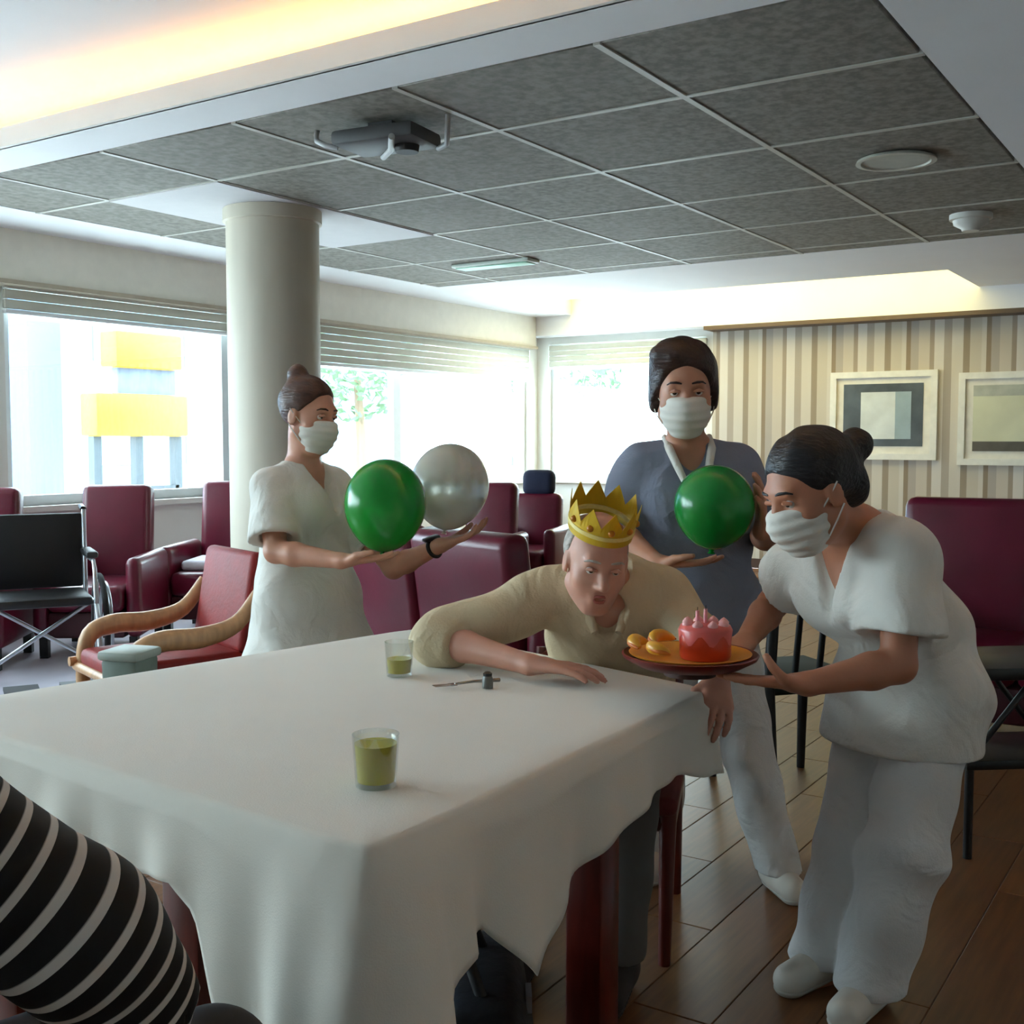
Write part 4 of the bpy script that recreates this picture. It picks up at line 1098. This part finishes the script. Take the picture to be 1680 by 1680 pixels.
# --- old man leaning on the table
J = dict(face=V(0, -1, 0), nk=A3(992, 980, 2.94), shR=A3(908, 974, 2.96), shL=A3(1088, 977, 2.96), waist=A3(1003, 1066, 3.06),
         hipR=A3(950, 1165, 3.13), hipL=A3(1036, 1165, 3.13), elR=A3(722, 1049, 2.90), wrR=A3(868, 1090, 2.71), elL=A3(1146, 1056, 2.86), wrL=A3(1177, 1110, 2.66),
         head=A3(978, 920, 2.80), hf=frame((.14, -.93, -.26), roll=.10), hg=1.02,
         knR=V(.02, 2.76, .51), knL=V(.30, 2.74, .51), anR=V(.02, 2.74, .09), anL=V(.26, 2.68, .09), toeR=V(-.02, 2.60, .035), toeL=V(.22, 2.55, .035))
J['handR'] = (V(.93, -.35, -.02), V(0, 0, -1), 1, (.12, .2, .2), .08, .5, .2)
J['handL'] = (V(-.12, -.72, -.45), V(-.35, .3, -.9), -1, (.35, .5, .4), .10, .6, .3)
g = .98; base = W(J['hipR'][0], J['hipR'][1], 0)
r = thing('person', 'seated old man in beige shirt and paper crown leaning on the table', 'person', base)
lo, hi = bounds(J); S = SDF(lo, hi, .0055); add_body(S, J, g, female=False)
hg = J['hg'] * g
S.ell(head_at(J, 0, .094, -.066, hg), [.010, .02, .007], J['hf'], .006, 'sub')
S.obj('body', sk_old, r, base)
sl = dict(R=1.22, L=1.3)
S = SDF(lo, hi, .007); add_top_cloth(S, J, g, None, .19, sl, (.078, .070), female=False, extra=.012)
S.cone(J['nk'] - J['fwd'] * .06 + V(0, 0, -.05), (J['waist'] + J['nk']) / 2 - J['fwd'] * .05, .12, .14, .06)
S.wrinkle(.006, 1.1, 3.1); S.plane((J['hipR'] + J['hipL']) / 2 - V(0, 0, .05), (0, 0, -1)); neck_cut(S, J, .07, g, .056)
S.obj('shirt', beige, r, base)
for x in (-1, 1):                                           # shirt collar
    cr = nrm(J['shL'] - J['shR'])
    pts = [J['nk'] + cr * .062 * x + V(0, .02, .05), J['nk'] + cr * .060 * x + J['fwd'] * .05 + V(0, 0, .02), J['nk'] + cr * .03 * x + J['fwd'] * .10 - V(0, 0, .03)]
    tube('collar', [W(*p) - base for p in pts], [.013, .017, .010], beige, r, n=10)
S = SDF(lo, hi, .0085); add_legs_cloth(S, J, g, .095, .072, .062, .125); S.wrinkle(.005, 1.1, .2); S.plane((0, 0, .08), (0, 0, -1)); S.plane(J['waist'] - V(0, 0, .1), (0, 0, 1)); S.obj('trousers', mat('trousers_grey', (92, 88, 84), .8), r, base)
for s in 'RL': shoe(r, base, J['an' + s], J['toe' + s], dark_shoe, dark_shoe)
S = hair(r, base, J, g, h_grey, [((0, -.018, .030), (.080, .098, .086), 0)],
         [((0, .0, .0), (0, .95, -.15), .008), ((0, 0, -.055), (0, 0, -1), .02), ((0, 0, .10), (0, .2, 1), .01)]); S.obj('hair', h_grey, r, base)
face_bits(r, base, J, g, sk_old, h_grey, iris=(70, 74, 80))
lp = mat('lip_red', (176, 96, 84), .5)
for z, rr in ((-.059, .0036), (-.074, .0044)):
    pts = [head_at(J, x, y, zz, hg) for x, y, zz in ((-.017, .083, -.066), (-.009, .089, z), (0, .091, z), (.009, .089, z), (.017, .083, -.066))]
    tube('lip', [W(*p) - base for p in pts], [.003, rr, rr, rr, .003], lp, r, n=8)
for x, z0, z1 in ((.030, -.03, -.075), (-.030, -.03, -.075)): pass
# paper crown on the old man
cb = head_at(J, 0, -.010, .098, hg); fr = J['hf']
gold = mat('crown_gold', (214, 176, 40), .35, metal=.25, var=.1)
crown_w = W(*cb); R3 = Matrix(((W(*fr[0])), (W(*fr[1])), (W(*fr[2])))).transposed()
o_cr = thing('paper_crown', 'golden yellow paper crown on the head of the old man', 'crown', crown_w)
o_cr.rotation_euler = (R3 @ Matrix.Rotation(math.radians(-6), 3, 'X')).to_euler()
n = 60; vs = []; fs = []
for k in range(n):
    a = 2 * math.pi * k / n; ph = (k % 6) / 6; tip = .026 + .044 * (1 - abs(ph - .5) * 2)
    for (q, z) in ((0, -.022), (.002, .012), (.006, tip)):
        rx, ry = .0800 * hg + q, .0980 * hg + q
        vs.append(Vector((rx * math.cos(a), ry * math.sin(a), z)))
for k in range(n):
    a, b2 = 3 * k, 3 * ((k + 1) % n)
    fs += [(a, b2, b2 + 1, a + 1), (a + 1, b2 + 1, b2 + 2, a + 2)]
o = link_mesh('band', vs, fs, gold, o_cr, smooth=False); md = o.modifiers.new('t', 'SOLIDIFY'); md.thickness = .0015
lathe('trim', [(.9, -.1), (1.0, -.1), (1.0, .1), (.9, .1)], mat('crown_trim', (236, 214, 130), .4), o_cr, n=40, closed=True).scale = (.0835 * hg, .1015 * hg, .05)
for k in range(5):
    a = math.pi * (.1 + .2 * k); bm = bmesh.new(); bmesh.ops.create_uvsphere(bm, u_segments=10, v_segments=6, radius=.009)
    bm_obj('jewel', bm, mat('crown_jewel', (196, 120, 24), .3), o_cr, smooth=True, loc=(.0825 * hg * math.cos(a), .1005 * hg * math.sin(a), .018))

# --- woman bending with the cake tray
J = dict(face=V(-.8, -.5, 0), nk=A3(1402, 872, 2.62), shR=A3(1336, 915, 2.78), shL=A3(1478, 906, 2.50), waist=A3(1486, 1045, 2.70),
         hipR=A3(1448, 1150, 2.80), hipL=A3(1528, 1150, 2.64), elL=A3(1474, 1092, 2.46), wrL=A3(1325, 1122, 2.42), elR=A3(1268, 990, 2.92), wrR=A3(1222, 1054, 2.74),
         head=A3(1330, 806, 2.50), hf=frame((-.86, -.34, -.36), roll=-.04), hg=1.06,
         knR=A3(1402, 1395, 2.74), anR=A3(1352, 1590, 2.74), knL=A3(1482, 1400, 2.58), anL=A3(1428, 1612, 2.60), toeR=A3(1295, 1640, 2.66), toeL=A3(1385, 1668, 2.50))
J['toeR'][2] = J['toeL'][2] = .035
J['handL'] = (V(-.97, .05, .05), V(0, .12, 1), -1, (.04, .08, .08), .08, .6, .9)
J['handR'] = (V(-.6, -.75, -.10), V(-.1, -.1, 1), 1, (.04, .08, .08), .08, .7, .5)
g = 1.0; base = W(J['hipL'][0], J['hipL'][1], 0)
r = thing('person', 'bending person with black hair bun, white uniform and mask, holding the cake tray', 'person', base)
lo, hi = bounds(J); S = SDF(lo, hi, .0055); add_body(S, J, g); S.obj('body', sk_b, r, base)
hem = (J['hipR'] + J['hipL']) / 2 + V(-.01, 0, -.10); sl = dict(R=.62, L=.72)
S = SDF(lo, hi, .007); add_top_cloth(S, J, g, hem, .200, sl, (.080, .098), extra=.008); S.wrinkle(.007, 1.0, 5.1); S.plane(hem, (0, 0, -1)); neck_cut(S, J, .16, g, .064, .158)
S.obj('tunic', uni, r, base)
S = SDF(lo, hi, .008); add_legs_cloth(S, J, g, .100, .096, .088, hr_=.094, waist_r=.11); S.wrinkle(.007, 1.0, 4.2); S.plane((0, 0, .05), (0, 0, -1)); S.plane(J['waist'], (0, 0, 1)); S.obj('trousers', uni_t, r, base)
for s in 'RL': shoe(r, base, J['an' + s], J['toe' + s], white_shoe, sole_m)
S = hair(r, base, J, g, h_black, [((0, -.020, .042), (.083, .102, .091), 0), ((0, -.142, .050), (.036, .036, .036), .022), ((0, -.085, -.015), (.058, .045, .06), .03)],
         [((0, .064, .055), (0, .80, -.60), .008), ((0, 0, -.075), (0, 0, -1), .02)]); S.obj('hair', h_black, r, base)
face_bits(r, base, J, g, sk_b, h_black); mask(r, base, J, g)

# --- person in the striped top at the near end of the table
J = dict(face=V(.6, .8, 0), nk=V(-.79, 1.09, 1.06), shL=V(-.92, 1.21, 1.0), shR=V(-.66, 1.00, 1.0), waist=V(-.79, 1.02, .72),
         hipR=V(-.71, .98, .545), hipL=V(-.83, 1.07, .545), elR=A3(125, 1530, 1.13), wrR=A3(265, 1715, 1.22), elL=V(-.98, 1.32, .76), wrL=V(-.78, 1.40, .66),
         head=V(-.76, 1.14, 1.25), hf=frame((.6, .8, -.05)), hg=1.0,
         knR=V(-.44, 1.36, .52), knL=V(-.57, 1.46, .52), anR=V(-.44, 1.40, .09), anL=V(-.57, 1.50, .09), toeR=V(-.35, 1.52, .035), toeL=V(-.48, 1.62, .035))
for k_ in J:
    if isinstance(J[k_], np.ndarray) and J[k_].shape == (3,) and k_ not in ('face', 'elR', 'wrR'): J[k_] = J[k_] + V(.05, .05, 0)
J['handR'] = (V(.35, .7, -.5), V(-.3, 0, -1), 1, (.3, .4, .3), .08, .5, .2)
J['handL'] = (V(.8, .5, -.2), V(0, 0, -1), -1, (.3, .4, .3), .08, .5, .2)
g = 1.0; base = W(J['hipR'][0], J['hipR'][1], 0)
r = thing('person', 'seated person in black top with white stripes at near end of table', 'person', base)
lo, hi = bounds(J); S = SDF(lo, hi, .007); add_body(S, J, g); S.obj('body', sk_c, r, base)
sm = bpy.data.materials.new('striped_knit'); sm.use_nodes = True; n_ = sm.node_tree; N = n_.nodes; L = n_.links; b = N['Principled BSDF']; b.inputs['Roughness'].default_value = .85
at = N.new('ShaderNodeAttribute'); at.attribute_name = 'stripe'
mu = N.new('ShaderNodeMath'); mu.operation = 'MULTIPLY'; mu.inputs[1].default_value = 1 / .031; L.new(at.outputs['Fac'], mu.inputs[0])
fr_ = N.new('ShaderNodeMath'); fr_.operation = 'FRACT'; L.new(mu.outputs[0], fr_.inputs[0])
cr_ = N.new('ShaderNodeValToRGB'); cr_.color_ramp.elements[0].position = .68; cr_.color_ramp.elements[0].color = lin((14, 13, 15)) + (1,)
cr_.color_ramp.elements[1].position = .74; cr_.color_ramp.elements[1].color = lin((206, 200, 192)) + (1,); L.new(fr_.outputs[0], cr_.inputs[0]); L.new(cr_.outputs[0], b.inputs['Base Color'])
def stripes(Vt):
    out = Vt[:, 2] * 1.0 + .15 * Vt[:, 0]
    for sd in 'RL':                                 # bands run round the sleeve and ease into each other at the elbow
        num = 0; den = 1e-9; near = np.full(len(Vt), 9.0); o0 = 0
        for a, b2 in ((J['sh' + sd], J['el' + sd]), (J['el' + sd], J['wr' + sd])):
            ab = b2 - a; L_ = np.linalg.norm(ab); t = np.clip((Vt - a) @ ab / L_ ** 2, 0, 1); ds = np.linalg.norm(Vt - a - t[:, None] * ab, axis=1)
            w_ = np.exp(-ds / .018); num = num + w_ * ((Vt - a) @ ab / L_ + o0); den = den + w_; near = np.minimum(near, ds); o0 += L_
        out = np.where(near < .118, num / den, out)
    return out
sl = dict(R=1.8, L=1.8)
S = SDF(lo, hi, .007); add_top_cloth(S, J, g, None, .19, sl, (.088, .080), extra=.02); S.wrinkle(.006, 1.1, 1.1); S.plane((J['hipR'] + J['hipL']) / 2 - V(0, 0, .03), (0, 0, -1))
S.cone(J['nk'], J['nk'] + V(0, 0, .12), .062, .07, .01, 'sub')
S.obj('striped_top', sm, r, base, attr=stripes)
S = SDF(lo, hi, .0085); add_legs_cloth(S, J, g, .10, .078, .066); S.wrinkle(.005, 1.1, .9); S.plane((0, 0, .08), (0, 0, -1)); S.plane(J['waist'] - V(0, 0, .08), (0, 0, 1)); S.obj('trousers', mat('trousers_black', (20, 20, 24), .8), r, base)
for s in 'RL': shoe(r, base, J['an' + s], J['toe' + s], dark_shoe, dark_shoe)
S = hair(r, base, J, g, h_brown, [((0, -.02, .038), (.088, .104, .094), 0), ((0, -.06, -.06), (.08, .06, .07), .03)],
         [((0, .060, .062), (0, .80, -.60), .008), ((0, 0, -.12), (0, 0, -1), .02)]); S.obj('hair', h_brown, r, base)
face_bits(r, base, J, g, sk_c, h_brown)

# ------------------------------------------------------------------ balloons
def balloon(label, c, rr, m, tilt=(0, 0, 0), asp=1.12, group=None):
    r = thing('balloon', label, 'balloon', W(*c), group=group); r.rotation_euler = tilt
    prof = [(0, -rr * asp * 1.13)]
    for k in range(1, 30):
        t = math.pi * k / 30; z = -math.cos(t); x = math.sin(t)
        pinch = 1 - .10 * max(0, -z) ** 2
        prof.append((rr * x * pinch, rr * asp * z * (1.08 if z < 0 else 1.0)))
    prof.append((0, rr * asp))
    prof[0] = (0, -rr * asp * 1.10)
    lathe('skin', prof, m, r, n=48, angle=None or 80)
    lathe('knot', [(0, -rr * asp * 1.08), (.006, -rr * asp * 1.09), (.008, -rr * asp * 1.12), (.004, -rr * asp * 1.13), (.010, -rr * asp * 1.17), (.011, -rr * asp * 1.18), (0, -rr * asp * 1.175)], m, r, n=16)
    return r
green_l = mat('green_latex', (14, 150, 48), .22, var=.05, sub=.15, trans=.12)
green_d = mat('green_latex_deep', (12, 140, 50), .22, var=.05, sub=.15, trans=.12)
pearl = mat('white_latex', (214, 214, 200), .25, var=.04, scale=6, sub=.2, trans=.22)
balloon('green balloon in the arms of the person with the hair bun', A3(632, 827, 3.62), .131, green_l, (.05, .04, 0), 1.10)
balloon('translucent white balloon in the arms of the person with the hair bun', A3(738, 796, 3.86), .134, pearl, (.1, .08, 0), 1.06)
balloon('green balloon held against the grey blue tunic', A3(1172, 830, 3.17), .112, green_d, (.1, -.1, 0), 1.03)

# ------------------------------------------------------------------ cake on its tray
tc_ = A3(1132, 1082, 2.50); zt = tc_[2]
q = W(*tc_)
r = thing('serving_tray', 'round dark red tray with raised rim held over the table corner', 'tray', q)
red_d = mat('tray_red', (104, 20, 16), .35, var=.15)
lathe('dish', [(0, -.012), (.115, -.012), (.148, .006), (.152, .014), (.148, .016), (.112, -.004), (0, -.004)], red_d, r, n=56)
lathe('foot_ring', [(.05, -.034), (.058, -.034), (.060, -.012), (.048, -.012)], mat('tray_brown', (62, 26, 16), .5), r, n=40, closed=True)
r = thing('cake_plate', 'shallow orange gold plate under the red cake', 'plate', q + Vector((0, 0, -.003)))
lathe('dish', [(0, 0), (.085, 0), (.134, .017), (.136, .020), (.132, .021), (.083, .006), (0, .006)], mat('plate_gold', (226, 146, 46), .35, var=.15), r, n=56)
ck = A3(1157, 1070, 2.50); kq = W(ck[0], ck[1], zt + .004)
r = thing('cake', 'small round red birthday cake with pink icing top', 'cake', kq)
lathe('sponge', [(0, 0), (.054, 0), (.057, .006), (.057, .062), (.052, .070), (0, .071)], mat('cake_red', (206, 62, 26), .3, var=.12, sub=.2), r, n=44)
bm = bmesh.new(); n = 44; rings = []
for (rr, z) in ((.058, .050), (.060, .064), (.055, .074), (.03, .078), (0, .079)):
    if rr == 0: rings.append([bm.verts.new((0, 0, z))]); continue
    rings.append([bm.verts.new((rr * math.cos(2 * math.pi * k / n), rr * math.sin(2 * math.pi * k / n), z - (.012 * (math.sin(k * 2 * math.pi * 7 / n) + .5) if z < .055 else 0))) for k in range(n)])
for a, b2 in zip(rings[:-1], rings[1:]):
    for k in range(n):
        if len(b2) == 1: bm.faces.new((a[k], a[(k + 1) % n], b2[0]))
        else: bm.faces.new((a[k], a[(k + 1) % n], b2[(k + 1) % n], b2[k]))
bm_obj('icing', bm, mat('icing_pink', (226, 104, 96), .35, var=.1, sub=.2), r, smooth=True)
for k in range(8):
    a = 2 * math.pi * k / 8; lathe('icing_rosette', [(0, 0), (.011, 0), (.012, .005), (.007, .011), (0, .016)], mat('icing_pale', (240, 168, 164), .4), r, n=12, loc=(.043 * math.cos(a), .043 * math.sin(a), .074))
for k, (dx, dy) in enumerate(((0, 0), (.018, .008), (-.017, .012))):
    c = thing('birthday_candle', 'short pink candle standing in the icing of the red cake', 'candle', kq + Vector((dx, dy, .077)), group='candles on the red cake')
    lathe('wax', [(0, 0), (.0042, 0), (.0042, .030), (0, .031)], mat('candle_pink', (244, 168, 176), .4, sub=.3), c, n=12)
    tube('wick', [(0, 0, .031), (.001, 0, .038)], .0008, black_m, c, n=6)
fr1 = mat('fruit_yellow', (232, 166, 50), .35, var=.15, sub=.2)
for k, (px, dd, a) in enumerate(((1050, 2.50, .2), (1082, 2.425, .9), (1086, 2.56, -.3))):
    c = A3(px, 1070, dd); o = thing('fruit_slice', 'curved yellow fruit slice on the gold plate beside the red cake', 'fruit', W(c[0], c[1], zt + .018), a, group='fruit slices on the gold plate')
    pts = [(.034 * math.cos(t), .034 * math.sin(t) - .02, .012 + .012 * math.sin(t)) for t in [math.pi * (.1 + .8 * i / 9) for i in range(10)]]
    tube('flesh', pts, [.004, .009, .012, .014, .015, .015, .014, .012, .009, .004], fr1, o, n=12)
    tube('rind', [(x * 1.22, (y + .02) * 1.22 - .02, z - .002) for x, y, z in pts], [.002, .005, .006, .007, .007, .007, .007, .006, .005, .002], mat('fruit_rind', (214, 112, 28), .45), o, n=10)
